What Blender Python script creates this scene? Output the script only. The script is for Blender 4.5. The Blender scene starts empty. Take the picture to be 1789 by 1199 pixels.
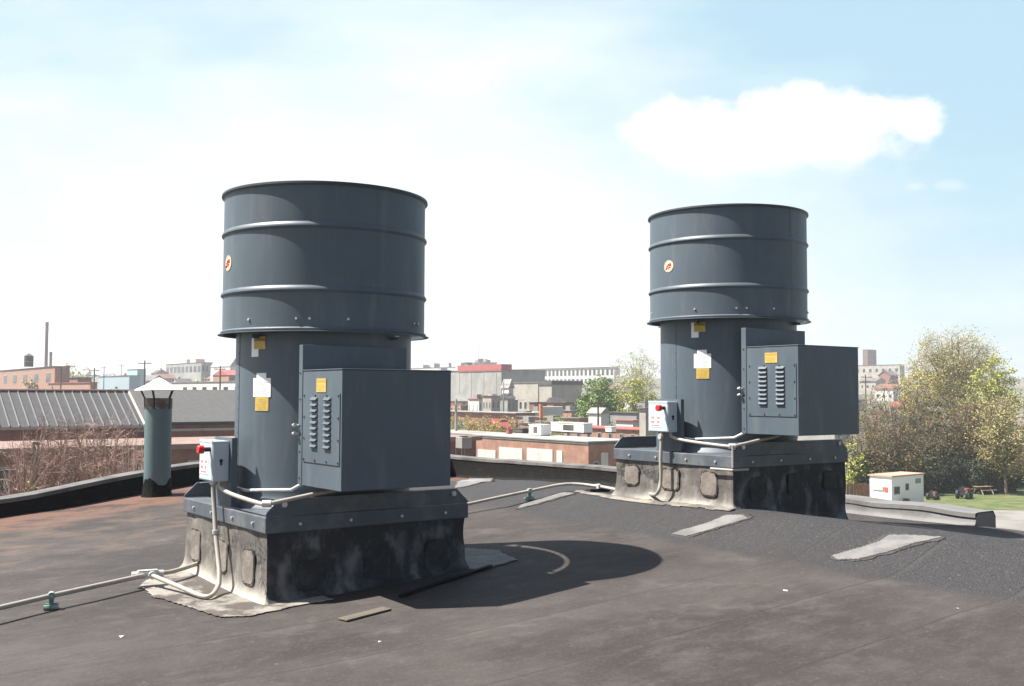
import bpy, bmesh, math, random
from mathutils import Vector, Matrix, noise
random.seed(7)
R = math.radians
sc = bpy.context.scene
COL = sc.collection

# ------------------------------------------------------------------ camera
F, PITCH, ROLL, EYE = 1807.04, .0487, .0035, 1.55
cam_d = bpy.data.cameras.new('camera'); cam = bpy.data.objects.new('camera', cam_d); COL.objects.link(cam)
cam_d.sensor_width = 36; cam_d.lens = F/1789*36; cam_d.clip_start = .05; cam_d.clip_end = 20000
cam.matrix_world = Matrix.Translation((0, 0, EYE)) @ Matrix.Rotation(math.pi/2+PITCH, 4, 'X') @ Matrix.Rotation(ROLL, 4, 'Z')
sc.camera = cam

# ------------------------------------------------------------------ sky, sun, exposure
SUN_EL, SUN_AZ = R(56.5), R(0.5)          # SUN_AZ: heading the light travels in, from +X
W = bpy.data.worlds.new('World'); sc.world = W; W.use_nodes = True
nt = W.node_tree; nt.nodes.clear()
def N(nt, t, **k):
    n = nt.nodes.new(t)
    for a, b in k.items(): setattr(n, a, b)
    return n
def L(nt, a, b): nt.links.new(a, b)
def M_(nt, op, a, b=None, c=None, clamp=False):
    n = nt.nodes.new('ShaderNodeMath'); n.operation = op; n.use_clamp = clamp
    for i, v in enumerate((a, b, c)):
        if v is None: continue
        if isinstance(v, (int, float)): n.inputs[i].default_value = v
        else: nt.links.new(v, n.inputs[i])
    return n.outputs[0]
def smooth(nt, v, a, b):
    n = nt.nodes.new('ShaderNodeMapRange'); n.interpolation_type = 'SMOOTHSTEP'
    nt.links.new(v, n.inputs[0]); n.inputs[1].default_value = a; n.inputs[2].default_value = b
    return n.outputs[0]
def mixc(nt, f, a, b):
    n = nt.nodes.new('ShaderNodeMix'); n.data_type = 'RGBA'
    for s, v in ((0, f), (6, a), (7, b)):
        if isinstance(v, (int, float)): n.inputs[s].default_value = v
        elif isinstance(v, (tuple, list)): n.inputs[s].default_value = (*v[:3], 1)
        else: nt.links.new(v, n.inputs[s])
    return n.outputs[2]
sky = N(nt, 'ShaderNodeTexSky', sky_type='NISHITA', sun_disc=False, sun_elevation=SUN_EL, sun_rotation=R(270))
sky.altitude = 60; sky.air_density = 1.0; sky.dust_density = 2.2; sky.ozone_density = 1.0
bg = N(nt, 'ShaderNodeBackground'); bg.inputs[1].default_value = .052
out = N(nt, 'ShaderNodeOutputWorld')
tc = N(nt, 'ShaderNodeTexCoord'); sep = N(nt, 'ShaderNodeSeparateXYZ'); L(nt, tc.outputs['Generated'], sep.inputs[0])
yy = M_(nt, 'MAXIMUM', sep.outputs[1], .05)
PX = M_(nt, 'DIVIDE', sep.outputs[0], yy); PZ = M_(nt, 'DIVIDE', sep.outputs[2], yy)
cmb = N(nt, 'ShaderNodeCombineXYZ'); L(nt, PX, cmb.inputs[0]); L(nt, PZ, cmb.inputs[1])
def wnoise(scale, detail=6, rough=.6, sx=1, sy=1, off=0):
    mp = N(nt, 'ShaderNodeMapping'); L(nt, cmb.outputs[0], mp.inputs[0]); mp.inputs['Scale'].default_value = (sx, sy, 1); mp.inputs['Location'].default_value = (off, off*.7, off)
    n = N(nt, 'ShaderNodeTexNoise'); n.inputs['Scale'].default_value = scale; n.inputs['Detail'].default_value = detail; n.inputs['Roughness'].default_value = rough
    L(nt, mp.outputs[0], n.inputs['Vector']); return n.outputs[0]
n1 = wnoise(17, 9, .62, 1, 1.25); n1b = wnoise(7, 3, .5, 1, 1.3, 4.7)
def puff(x0, z0, rx, rz):
    dx = M_(nt, 'DIVIDE', M_(nt, 'SUBTRACT', PX, x0), rx); dz = M_(nt, 'DIVIDE', M_(nt, 'SUBTRACT', PZ, z0), rz)
    r2 = M_(nt, 'ADD', M_(nt, 'MULTIPLY', dx, dx), M_(nt, 'MULTIPLY', dz, dz))
    return M_(nt, 'SUBTRACT', 1, M_(nt, 'SQRT', r2))
def smax(a, b_, k=.25):
    n = nt.nodes.new('ShaderNodeMath'); n.operation = 'SMOOTH_MAX'; n.inputs[2].default_value = k
    nt.links.new(a, n.inputs[0]); nt.links.new(b_, n.inputs[1]); return n.outputs[0]
fld = None
for q_ in ((.262, .252, .135, .045), (.270, .283, .060, .035), (.335, .270, .085, .030), (.395, .266, .040, .026), (.165, .252, .070, .040), (.235, .228, .150, .024), (.30, .24, .12, .024)):
    p_ = puff(*q_); fld = p_ if fld is None else smax(fld, p_)
fld = M_(nt, 'ADD', fld, M_(nt, 'ADD', M_(nt, 'MULTIPLY', M_(nt, 'SUBTRACT', n1, .5), 1.5), M_(nt, 'MULTIPLY', M_(nt, 'SUBTRACT', n1b, .5), .7)))
below = M_(nt, 'SUBTRACT', 1, smooth(nt, PZ, .19, .275))
wid_ = M_(nt, 'ADD', .34, M_(nt, 'MULTIPLY', below, 1.1))
cl = M_(nt, 'DIVIDE', M_(nt, 'ADD', M_(nt, 'SUBTRACT', fld, .06), M_(nt, 'MULTIPLY', below, .10)), wid_, None, True)
cl = M_(nt, 'MULTIPLY', M_(nt, 'MULTIPLY', cl, cl), M_(nt, 'SUBTRACT', 3, M_(nt, 'MULTIPLY', cl, 2)))
for q_ in ((.392, .203, .016, .006), (.43, .204, .024, .007)):
    p_ = M_(nt, 'ADD', puff(*q_), M_(nt, 'MULTIPLY', M_(nt, 'SUBTRACT', n1, .5), 2.2)); cl = M_(nt, 'MAXIMUM', cl, M_(nt, 'MULTIPLY', smooth(nt, p_, .0, .9), .3))
n2 = wnoise(2.6, 5, .55, 1, 2.4, 3.1)
n3 = wnoise(6.5, 4, .6, 1, 2.8, 8.3)
# thin high white veil: thicker to the left, to the middle and low down
veil = M_(nt, 'ADD', M_(nt, 'MULTIPLY', n2, 1.15), M_(nt, 'MULTIPLY', n3, .35))
lowz = M_(nt, 'MULTIPLY', PZ, -1.9)
ctr = M_(nt, 'ADD', M_(nt, 'MULTIPLY', M_(nt, 'MAXIMUM', M_(nt, 'ADD', PX, .02), 0), -1.4), M_(nt, 'MULTIPLY', M_(nt, 'MAXIMUM', M_(nt, 'SUBTRACT', -.12, PX), 0), -.45))
veil = M_(nt, 'ADD', M_(nt, 'ADD', veil, lowz), ctr)
veil = smooth(nt, veil, -.45, .50)
front = smooth(nt, sep.outputs[1], -.1, .55)
front = M_(nt, 'MULTIPLY', front, M_(nt, 'SUBTRACT', 1, smooth(nt, sep.outputs[2], .45, .75)))
veil = M_(nt, 'MULTIPLY', M_(nt, 'MULTIPLY', veil, .98), front)
thin = mixc(nt, M_(nt, 'MULTIPLY', front, .72), sky.outputs[0], (4.5, 6.8, 7.9))
skc = mixc(nt, veil, thin, (7.8, 8.2, 8.3))
gain = N(nt, 'ShaderNodeMix'); gain.data_type = 'RGBA'; gain.blend_type = 'MULTIPLY'
skc = mixc(nt, M_(nt, 'MULTIPLY', M_(nt, 'MULTIPLY', cl, front), M_(nt, 'ADD', .58, M_(nt, 'MULTIPLY', n1b, .5))), skc, (8.6, 8.6, 8.6))
L(nt, skc, bg.inputs[0]); L(nt, bg.outputs[0], out.inputs[0])

sl = bpy.data.lights.new('sun', 'SUN'); sl.energy = 5.0; sl.angle = R(.53); sl.color = (1, .955, .89)
so = bpy.data.objects.new('sun', sl); COL.objects.link(so)
sd = Vector((math.cos(SUN_EL)*math.cos(SUN_AZ), math.cos(SUN_EL)*math.sin(SUN_AZ), -math.sin(SUN_EL)))
so.rotation_euler = sd.to_track_quat('-Z', 'Y').to_euler()
sc.view_settings.view_transform = 'Standard'; sc.view_settings.look = 'None'; sc.view_settings.gamma = 1
sc.view_settings.exposure = 1.38
sc.cycles.max_bounces = 6; sc.cycles.volume_bounces = 0

# ------------------------------------------------------------------ helpers
PHI = .6332
U = Vector((math.cos(PHI), math.sin(PHI), 0)); V = Vector((math.sin(PHI), -math.cos(PHI), 0))
def uv(u, v, z=0): return U*u+V*v+Vector((0, 0, z))
def ray(px, py):
    X, Y = px-894.5, py-599.5
    c, s = math.cos(ROLL), math.sin(ROLL); X, Y = X*c+Y*s, -X*s+Y*c
    c, s = math.cos(PITCH), math.sin(PITCH); a, b = X/F, -Y/F
    return Vector((a, c-b*s, s+b*c))
def at(px, py, d):                # point seen at that pixel at depth y = d
    r = ray(px, py); return Vector((0, 0, EYE))+r*(d/r.y)
GZ = -8.0
def sst(t): t = max(0, min(1, t)); return t*t*(3-2*t)
def gz(x, y):
    d = math.hypot(x, y)
    return GZ+11*sst((d-230)/800)+3.5*sst((d-900)/1500)

def tag(o, label=None, cat=None, group=None, kind=None):
    if label: o['label'] = label
    if cat: o['category'] = cat
    if group: o['group'] = group
    if kind: o['kind'] = kind
    return o
def thing(name, label, cat, loc=(0, 0, 0), rz=0, group=None):
    o = bpy.data.objects.new(name, None); COL.objects.link(o); o.location = loc; o.rotation_euler = (0, 0, rz)
    o.empty_display_size = .2
    return tag(o, label, cat, group)
class MB:
    def __init__(s): s.v = []; s.f = []; s.m = []; s.mi = 0
    def add(s, vs, fs):
        n = len(s.v); s.v += [tuple(v) for v in vs]; s.f += [tuple(i+n for i in f) for f in fs]; s.m += [s.mi]*len(fs); return s
    def box(s, a, b, M=None):
        (x0, y0, z0), (x1, y1, z1) = a, b
        vs = [Vector(p) for p in ((x0,y0,z0),(x1,y0,z0),(x1,y1,z0),(x0,y1,z0),(x0,y0,z1),(x1,y0,z1),(x1,y1,z1),(x0,y1,z1))]
        if M: vs = [M @ v for v in vs]
        return s.add(vs, [(3,2,1,0),(4,5,6,7),(0,1,5,4),(1,2,6,5),(2,3,7,6),(3,0,4,7)])
    def tube(s, pts, r, n=10, r1=None, cap=True):
        pts = [Vector(p) for p in pts]; rings = []; up = None
        for i, p in enumerate(pts):
            t = (pts[min(i+1, len(pts)-1)]-pts[max(i-1, 0)])
            if t.length < 1e-9: t = Vector((0, 0, 1))
            t.normalize()
            if up is None: up = Vector((0, 0, 1)) if abs(t.z) < .9 else Vector((1, 0, 0))
            a = t.cross(up)
            if a.length < 1e-4: a = t.cross(Vector((0, 1, 0)))
            a.normalize(); b = a.cross(t); up = b
            rr = r if r1 is None else r+(r1-r)*i/max(1, len(pts)-1)
            rings.append([p+a*rr*math.cos(2*math.pi*k/n)+b*rr*math.sin(2*math.pi*k/n) for k in range(n)])
        vs = [q for g in rings for q in g]; fs = []
        for i in range(len(pts)-1):
            for k in range(n):
                fs.append((i*n+k, i*n+(k+1) % n, (i+1)*n+(k+1) % n, (i+1)*n+k))
        if cap: fs += [tuple(range(n))[::-1], tuple((len(pts)-1)*n+k for k in range(n))]
        return s.add(vs, fs)
    def lathe(s, prof, n=96, c=(0, 0, 0), a0=0, a1=2*math.pi):
        full = abs(a1-a0-2*math.pi) < 1e-6; m = n if full else n+1
        vs = [(c[0]+r*math.cos(a0+(a1-a0)*k/n), c[1]+r*math.sin(a0+(a1-a0)*k/n), c[2]+z) for r, z in prof for k in range(m)]
        fs = []
        for i in range(len(prof)-1):
            for k in range(n):
                k2 = (k+1) % m; fs.append((i*m+k, i*m+k2, (i+1)*m+k2, (i+1)*m+k))
        return s.add(vs, fs)
    def prism(s, poly, z0, z1):
        n = len(poly)
        vs = [(x, y, z0) for x, y in poly]+[(x, y, z1) for x, y in poly]
        return s.add(vs, [tuple(range(n))[::-1], tuple(range(n, 2*n))]+[(i, (i+1) % n, n+(i+1) % n, n+i) for i in range(n)])
    def build(s, name, mats, parent=None, sm=False, bevel=0, recalc=True, xf=None):
        me = bpy.data.meshes.new(name)
        vs = s.v if xf is None else [tuple(xf(Vector(v))) for v in s.v]
        me.from_pydata(vs, [], s.f)
        if not isinstance(mats, (list, tuple)): mats = [mats]
        for m in mats: me.materials.append(m)
        if len(mats) > 1:
            for p, i in zip(me.polygons, s.m): p.material_index = i
        if recalc:
            bm = bmesh.new(); bm.from_mesh(me); bmesh.ops.recalc_face_normals(bm, faces=bm.faces)
            bm.to_mesh(me); bm.free()
        if sm:
            for p in me.polygons: p.use_smooth = True
            try: me.set_sharp_from_angle(angle=R(35))
            except Exception: pass
        o = bpy.data.objects.new(name, me); COL.objects.link(o)
        if parent is not None: o.parent = parent
        if bevel:
            b = o.modifiers.new('bevel', 'BEVEL'); b.width = bevel; b.segments = 2; b.limit_method = 'ANGLE'; b.angle_limit = R(40)
        return o
def copy_tree(o, parent=None):
    c = o.copy(); COL.objects.link(c); c.parent = parent
    for ch in [x for x in KIDS.get(o.name, ())]: copy_tree(ch, c)
    return c
KIDS = {}
def index_kids():
    KIDS.clear()
    for x in bpy.data.objects:
        if x.parent: KIDS.setdefault(x.parent.name, []).append(x)

# ------------------------------------------------------------------ materials
def mat(name, col, rough=.6, metal=0, col2=None, scale=4, detail=5, lo=.35, hi=.7, bump=0, bscale=40, spec=.5, coat=0, stretch=(1, 1, 1), obj=False):
    m = bpy.data.materials.new(name); m.use_nodes = True; t = m.node_tree; b = t.nodes['Principled BSDF']
    b.inputs['Base Color'].default_value = (*col, 1); b.inputs['Roughness'].default_value = rough; b.inputs['Metallic'].default_value = metal
    b.inputs['Specular IOR Level'].default_value = spec; b.inputs['Coat Weight'].default_value = coat
    tcn = N(t, 'ShaderNodeTexCoord'); mp = N(t, 'ShaderNodeMapping'); L(t, tcn.outputs['Object' if obj else 'Object'], mp.inputs[0]); mp.inputs['Scale'].default_value = stretch
    if col2 is not None:
        n = N(t, 'ShaderNodeTexNoise'); n.inputs['Scale'].default_value = scale; n.inputs['Detail'].default_value = detail; n.inputs['Roughness'].default_value = .62
        L(t, mp.outputs[0], n.inputs['Vector']); f = smooth(t, n.outputs[0], lo, hi)
        L(t, mixc(t, f, col, col2), b.inputs['Base Color'])
    if bump:
        n = N(t, 'ShaderNodeTexNoise'); n.inputs['Scale'].default_value = bscale; n.inputs['Detail'].default_value = 4
        L(t, mp.outputs[0], n.inputs['Vector']); bp = N(t, 'ShaderNodeBump'); bp.inputs['Strength'].default_value = bump; bp.inputs['Distance'].default_value = .02
        L(t, n.outputs[0], bp.inputs['Height']); L(t, bp.outputs[0], b.inputs['Normal'])
    return m
def nz(t, vec, scale, detail=5, rough=.6, stretch=(1, 1, 1), rot=0, loc=(0, 0, 0)):
    mp = N(t, 'ShaderNodeMapping'); L(t, vec, mp.inputs[0]); mp.inputs['Scale'].default_value = stretch; mp.inputs['Rotation'].default_value = (0, 0, rot); mp.inputs['Location'].default_value = loc
    n = N(t, 'ShaderNodeTexNoise'); n.inputs['Scale'].default_value = scale; n.inputs['Detail'].default_value = detail; n.inputs['Roughness'].default_value = rough
    L(t, mp.outputs[0], n.inputs['Vector']); return n.outputs[0]

def paint_mat(name, c1, c2, c3):
    m = bpy.data.materials.new(name); m.use_nodes = True; t = m.node_tree; b = t.nodes['Principled BSDF']
    P = N(t, 'ShaderNodeTexCoord').outputs['Object']
    st_ = nz(t, P, 9, 6, .65, (1, 1, .16)); bl = nz(t, P, 1.6, 4, .55, (1, 1, .8), 0, (3, 1, 2)); fi = nz(t, P, 45, 3, .6); wv = nz(t, P, 1.1, 2, .4, (1, 1, .5), 0, (7, 2, 1))
    k = mixc(t, smooth(t, bl, .3, .7), c1, c2)
    k = mixc(t, M_(t, 'MULTIPLY', smooth(t, st_, .50, .76), .55), k, c3)
    k = mixc(t, M_(t, 'MULTIPLY', M_(t, 'SUBTRACT', 1, smooth(t, st_, .22, .42)), .30), k, tuple(x*.7 for x in c1))
    k = mixc(t, M_(t, 'MULTIPLY', smooth(t, fi, .66, .74), .30), k, tuple(x*1.7 for x in c1))
    L(t, k, b.inputs['Base Color']); L(t, M_(t, 'ADD', .36, M_(t, 'MULTIPLY', bl, .22)), b.inputs['Roughness']); b.inputs['Specular IOR Level'].default_value = .4
    bp = N(t, 'ShaderNodeBump'); bp.inputs['Strength'].default_value = .5; bp.inputs['Distance'].default_value = .03; L(t, M_(t, 'ADD', M_(t, 'MULTIPLY', wv, .7), M_(t, 'MULTIPLY', fi, .012)), bp.inputs['Height']); L(t, bp.outputs[0], b.inputs['Normal'])
    return m
paint = None
paint_in = mat('fan_interior_enamel', (.05, .06, .07), .6)
cap_m = mat('weathered_cap_metal', (.066, .079, .095), .5, .0, (.13, .135, .14), 5, 8, .42, .75, .05, 14)
galv = mat('galvanised_steel', (.55, .55, .53), .45, .35, (.42, .41, .39), 14, 4, .4, .7)
conduit_m = mat('rigid_conduit', (.36, .33, .285), .5, .1, (.22, .195, .165), 9, 5, .5, .8)
switch_m = mat('switch_enamel', (.42, .47, .5), .4)
bolt_m = mat('bolt_steel', (.6, .6, .6), .4, .6)
dark_m = mat('dark_slot', (.015, .016, .02), .7)
red_m = mat('red_plastic', (.55, .015, .02), .35)
white_lb = mat('white_label', (.82, .82, .8), .5); yellow_lb = mat('yellow_label', (.58, .41, .10), .5, 0, (.5, .34, .08), 30, 3)
cream_lb = mat('cream_label', (.75, .62, .42), .5)
ink = mat('label_ink', (.07, .06, .04), .6); red_ink = mat('red_ink', (.6, .04, .03), .5)
grey_ink = mat('grey_ink', (.35, .35, .36), .6)
teal = mat('pale_teal_paint', (.10, .148, .152), .5, 0, (.17, .205, .195), 5, 5, .5, .85, .05, 20, stretch=(1, 1, .3))
white_m = mat('white_painted_metal', (.8, .8, .77), .45, 0, (.62, .6, .55), 5, 4, .55, .85)
tar_m = mat('roof_tar', (.0065, .006, .006), .75, 0, (.014, .013, .0125), 8, 5, .45, .8, .5, 25, spec=.15)
paint = paint_mat('blue_grey_enamel', (.070, .092, .112), (.084, .106, .126), (.135, .150, .160))
# roof membrane ---------------------------------------------------------------
def roof_mat():
    m = bpy.data.materials.new('weathered_built_up_roofing'); m.use_nodes = True; t = m.node_tree; b = t.nodes['Principled BSDF']
    g = N(t, 'ShaderNodeNewGeometry'); P = g.outputs['Position']
    mp = N(t, 'ShaderNodeMapping'); mp.vector_type = 'POINT'; L(t, P, mp.inputs[0]); mp.inputs['Rotation'].default_value = (0, 0, -PHI)
    sp = N(t, 'ShaderNodeSeparateXYZ'); L(t, mp.outputs[0], sp.inputs[0]); u = sp.outputs[0]; v = M_(t, 'MULTIPLY', sp.outputs[1], -1)
    a = nz(t, mp.outputs[0], .55, 7, .62, (1, 1.5, 1)); c = nz(t, mp.outputs[0], 2.0, 9, .72, (.85, 1.15, 1)); d = nz(t, mp.outputs[0], 40, 3, .6); e = nz(t, mp.outputs[0], 130, 2, .5)
    w_ = nz(t, mp.outputs[0], .95, 9, .68, (.7, 1.3, 1), .35, (5, 3, 0))
    base = mixc(t, smooth(t, a, .36, .66), (.026, .0215, .0198), (.052, .0432, .0388))
    base = mixc(t, M_(t, 'MULTIPLY', smooth(t, c, .46, .72), .6), base, (.076, .064, .057))
    base = mixc(t, M_(t, 'MULTIPLY', smooth(t, w_, .50, .66), .7), base, (.029, .0245, .0235))
    f_ = nz(t, mp.outputs[0], 7, 6, .7, (.6, 1.3, 1), .2)
    base = mixc(t, M_(t, 'MULTIPLY', smooth(t, f_, .5, .72), .45), base, (.070, .059, .053))
    base = mixc(t, M_(t, 'MULTIPLY', M_(t, 'SUBTRACT', 1, smooth(t, f_, .3, .46)), .45), base, (.024, .021, .020))
    base = mixc(t, M_(t, 'MULTIPLY', smooth(t, d, .52, .78), .35), base, (.12, .105, .1))
    # dried ponding outlines
    pd = nz(t, mp.outputs[0], .45, 5, .55, (1, 1, 1), 0, (11, 4, 0)); ring = M_(t, 'SUBTRACT', 1, smooth(t, M_(t, 'ABSOLUTE', M_(t, 'SUBTRACT', pd, .5)), .0, .02))
    base = mixc(t, M_(t, 'MULTIPLY', ring, M_(t, 'MULTIPLY', smooth(t, c, .45, .65), .28)), base, (.105, .09, .082))
    # pale mineral dust specks
    vo = N(t, 'ShaderNodeTexVoronoi'); vo.inputs['Scale'].default_value = 5; L(t, mp.outputs[0], vo.inputs['Vector'])
    spk = M_(t, 'MULTIPLY', M_(t, 'LESS_THAN', vo.outputs['Distance'], .05), M_(t, 'GREATER_THAN', nz(t, mp.outputs[0], 3.2, 2), .56))
    base = mixc(t, M_(t, 'MULTIPLY', spk, .35), base, (.2, .18, .16))
    # granule surfaced ramp up to the ridge
    edge = M_(t, 'ADD', u, M_(t, 'MULTIPLY', M_(t, 'SUBTRACT', a, .5), .9))
    rampf = M_(t, 'MULTIPLY', smooth(t, edge, 6.72, 7.0), M_(t, 'SUBTRACT', 1, smooth(t, edge, 8.2, 8.5)))
    gr = mixc(t, smooth(t, e, .40, .66), (.015, .0145, .016), (.060, .060, .064))
    gr = mixc(t, M_(t, 'MULTIPLY', smooth(t, d, .58, .78), .5), gr, (.2, .2, .2))
    base = mixc(t, M_(t, 'MULTIPLY', rampf, M_(t, 'ADD', .62, M_(t, 'MULTIPLY', smooth(t, c, .35, .6), .3))), base, gr)
    # orange rust wash along the side parapet
    ru = M_(t, 'ADD', v, M_(t, 'MULTIPLY', M_(t, 'SUBTRACT', w_, .5), 3.0)); ru = M_(t, 'SUBTRACT', ru, M_(t, 'MULTIPLY', M_(t, 'ADD', u, -3), -.38))
    rf = M_(t, 'MULTIPLY', M_(t, 'SUBTRACT', 1, smooth(t, ru, -12.9, -12.1)), smooth(t, c, .36, .52))
    base = mixc(t, M_(t, 'MULTIPLY', rf, .8), base, (.135, .062, .04))
    sm_ = M_(t, 'MULTIPLY', M_(t, 'SUBTRACT', 1, smooth(t, ru, -10.9, -9.4)), .38)
    base = mixc(t, M_(t, 'MULTIPLY', sm_, smooth(t, c, .45, .6)), base, (.12, .075, .052))
    # lap lines of the roofing sheets
    fr = M_(t, 'FRACT', M_(t, 'DIVIDE', M_(t, 'ADD', v, M_(t, 'MULTIPLY', a, .10)), .92))
    lap = M_(t, 'MULTIPLY', M_(t, 'LESS_THAN', fr, .018), smooth(t, c, .34, .50))
    base = mixc(t, M_(t, 'MULTIPLY', lap, .5), base, (.016, .014, .014))
    lap2 = M_(t, 'MULTIPLY', M_(t, 'MULTIPLY', M_(t, 'GREATER_THAN', fr, .018), M_(t, 'LESS_THAN', fr, .07)), smooth(t, c, .42, .6))
    base = mixc(t, M_(t, 'MULTIPLY', lap2, .25), base, (.08, .07, .063))
    L(t, base, b.inputs['Base Color']); b.inputs['Roughness'].default_value = .8; b.inputs['Specular IOR Level'].default_value = .35
    bp = N(t, 'ShaderNodeBump'); bp.inputs['Strength'].default_value = .6; bp.inputs['Distance'].default_value = .022
    wr = nz(t, mp.outputs[0], 3.2, 5, .55, (.5, 2.2, 1), .1, (1, 9, 0))
    h = M_(t, 'ADD', M_(t, 'ADD', M_(t, 'MULTIPLY', c, .8), M_(t, 'ADD', M_(t, 'MULTIPLY', wr, .7), M_(t, 'MULTIPLY', M_(t, 'LESS_THAN', fr, .07), .12))), M_(t, 'ADD', M_(t, 'MULTIPLY', e, M_(t, 'ADD', M_(t, 'MULTIPLY', rampf, 1.0), .12)), M_(t, 'MULTIPLY', d, .2)))
    L(t, h, bp.inputs['Height']); L(t, bp.outputs[0], b.inputs['Normal'])
    return m
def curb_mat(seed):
    # mastic coated curb; local x = U, local -y = V.  The -x side is sand coloured, the other sides near black with dusty rims
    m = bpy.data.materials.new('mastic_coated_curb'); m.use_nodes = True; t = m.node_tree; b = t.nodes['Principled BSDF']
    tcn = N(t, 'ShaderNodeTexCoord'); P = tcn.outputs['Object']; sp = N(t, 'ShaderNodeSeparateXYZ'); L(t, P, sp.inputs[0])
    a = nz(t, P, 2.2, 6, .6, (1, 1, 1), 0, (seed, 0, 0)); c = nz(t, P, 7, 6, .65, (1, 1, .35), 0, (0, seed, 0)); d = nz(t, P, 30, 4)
    sand_c = mixc(t, smooth(t, a, .34, .62), (.150, .135, .117), (.088, .079, .070))
    sand_c = mixc(t, M_(t, 'MULTIPLY', smooth(t, c, .5, .72), .6), sand_c, (.28, .26, .23))
    sand_c = mixc(t, M_(t, 'MULTIPLY', M_(t, 'SUBTRACT', 1, smooth(t, c, .28, .44)), .8), sand_c, (.055, .043, .036))
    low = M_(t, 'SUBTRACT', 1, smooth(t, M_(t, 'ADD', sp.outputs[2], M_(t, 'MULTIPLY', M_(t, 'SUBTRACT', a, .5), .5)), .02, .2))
    sand_c = mixc(t, M_(t, 'MULTIPLY', low, .7), sand_c, (.36, .33, .28))
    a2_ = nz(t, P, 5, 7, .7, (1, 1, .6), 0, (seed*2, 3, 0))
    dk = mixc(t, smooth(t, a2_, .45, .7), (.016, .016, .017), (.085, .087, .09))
    # dusty rims round the lap patches of the black sides
    xx = M_(t, 'ADD', sp.outputs[0], M_(t, 'MULTIPLY', M_(t, 'SUBTRACT', a, .5), .22))
    rim = None
    for cx, w in ((-.52, .20), (.04, .19), (.60, .21)):
        dx = M_(t, 'DIVIDE', M_(t, 'SUBTRACT', xx, cx), w); dz = M_(t, 'DIVIDE', M_(t, 'SUBTRACT', sp.outputs[2], .14), .24)
        r = M_(t, 'SQRT', M_(t, 'ADD', M_(t, 'MULTIPLY', dx, dx), M_(t, 'MULTIPLY', dz, dz)))
        q = M_(t, 'SUBTRACT', 1, smooth(t, M_(t, 'ABSOLUTE', M_(t, 'SUBTRACT', r, 1.18)), .06, .30))
        rim = q if rim is None else M_(t, 'MAXIMUM', rim, q)
    dk = mixc(t, M_(t, 'MULTIPLY', rim, M_(t, 'MULTIPLY', smooth(t, a2_, .40, .62), .7)), dk, (.16, .157, .15))
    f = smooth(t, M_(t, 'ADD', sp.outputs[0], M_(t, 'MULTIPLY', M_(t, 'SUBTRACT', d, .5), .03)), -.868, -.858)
    L(t, mixc(t, f, sand_c, dk), b.inputs['Base Color']); b.inputs['Roughness'].default_value = .7
    bp = N(t, 'ShaderNodeBump'); bp.inputs['Strength'].default_value = .5; bp.inputs['Distance'].default_value = .02
    L(t, M_(t, 'ADD', c, M_(t, 'MULTIPLY', d, .4)), bp.inputs['Height']); L(t, bp.outputs[0], b.inputs['Normal'])
    return m
def spill_mat():
    m = bpy.data.materials.new('chalky_spill'); m.use_nodes = True; t = m.node_tree; b = t.nodes['Principled BSDF']
    g = N(t, 'ShaderNodeNewGeometry'); P = g.outputs['Position']
    a = nz(t, P, 1.9, 7, .62, (1, 1, 1), .6, (2, 1, 0)); c = nz(t, P, 14, 6)
    k = mixc(t, smooth(t, a, .44, .56), (.058, .046, .039), (.225, .208, .18)); k = mixc(t, M_(t, 'MULTIPLY', smooth(t, c, .5, .75), .5), k, (.10, .08, .068))
    L(t, k, b.inputs['Base Color']); b.inputs['Roughness'].default_value = .8
    bp = N(t, 'ShaderNodeBump'); bp.inputs['Strength'].default_value = .4; L(t, c, bp.inputs['Height']); bp.inputs['Distance'].default_value = .01; L(t, bp.outputs[0], b.inputs['Normal'])
    return m
patch_grey = mat('grey_sealant', (.105, .102, .098), .7, 0, (.165, .16, .152), 3, 8, .38, .62, .4, 30)
brick = mat('red_brick', (.19, .075, .052), .85, 0, (.26, .12, .085), 1.2, 6, .35, .7)
brick_tan = mat('orange_brick', (.24, .125, .085), .85, 0, (.32, .19, .135), 1.2, 6, .35, .7)
brick_dk = mat('brown_brick', (.14, .065, .045), .85, 0, (.2, .1, .07), 1.5, 6, .35, .7)
pale_wall = mat('pale_render', (.34, .31, .265), .8, 0, (.25, .225, .195), .4, 5, .4, .7)
grey_wall = mat('grey_panel_wall', (.21, .21, .195), .8, 0, (.28, .275, .25), .2, 4, .4, .6)
white_wall = mat('white_wall', (.5, .485, .45), .7, 0, (.36, .34, .31), .8, 5, .5, .8)
roof_grey = mat('grey_roofing', (.10, .10, .098), .85, 0, (.15, .145, .135), .6, 6, .4, .7)
roof_white = mat('white_roof_coating', (.26, .25, .235), .8, 0, (.17, .165, .155), .5, 5, .4, .7)
roof_dark = mat('dark_roof', (.05, .045, .045), .8, 0, (.09, .08, .075), 1, 5)
roof_red = mat('maroon_metal', (.33, .08, .07), .6)
seam_roof = mat('seamed_metal_roof', (.05, .05, .053), .6, 0, (.066, .065, .066), 2, 4, .4, .7); seam_lt = mat('seam_metal', (.13, .13, .13), .5)
glass = mat('window_glass', (.03, .035, .04), .15); glass_w = mat('whitened_pane', (.45, .47, .48), .4)
trim = mat('light_trim', (.3, .285, .255), .6)
wood = mat('weathered_wood', (.28, .2, .13), .8, 0, (.2, .13, .09), 6, 5)
pole_m = mat('creosote_pole', (.09, .06, .045), .85)
asphalt = mat('asphalt', (.12, .115, .11), .9, 0, (.17, .165, .155), .3, 6, .4, .7)
concrete = mat('pale_concrete', (.21, .2, .18), .85, 0, (.14, .13, .115), .3, 6, .4, .7)

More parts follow.
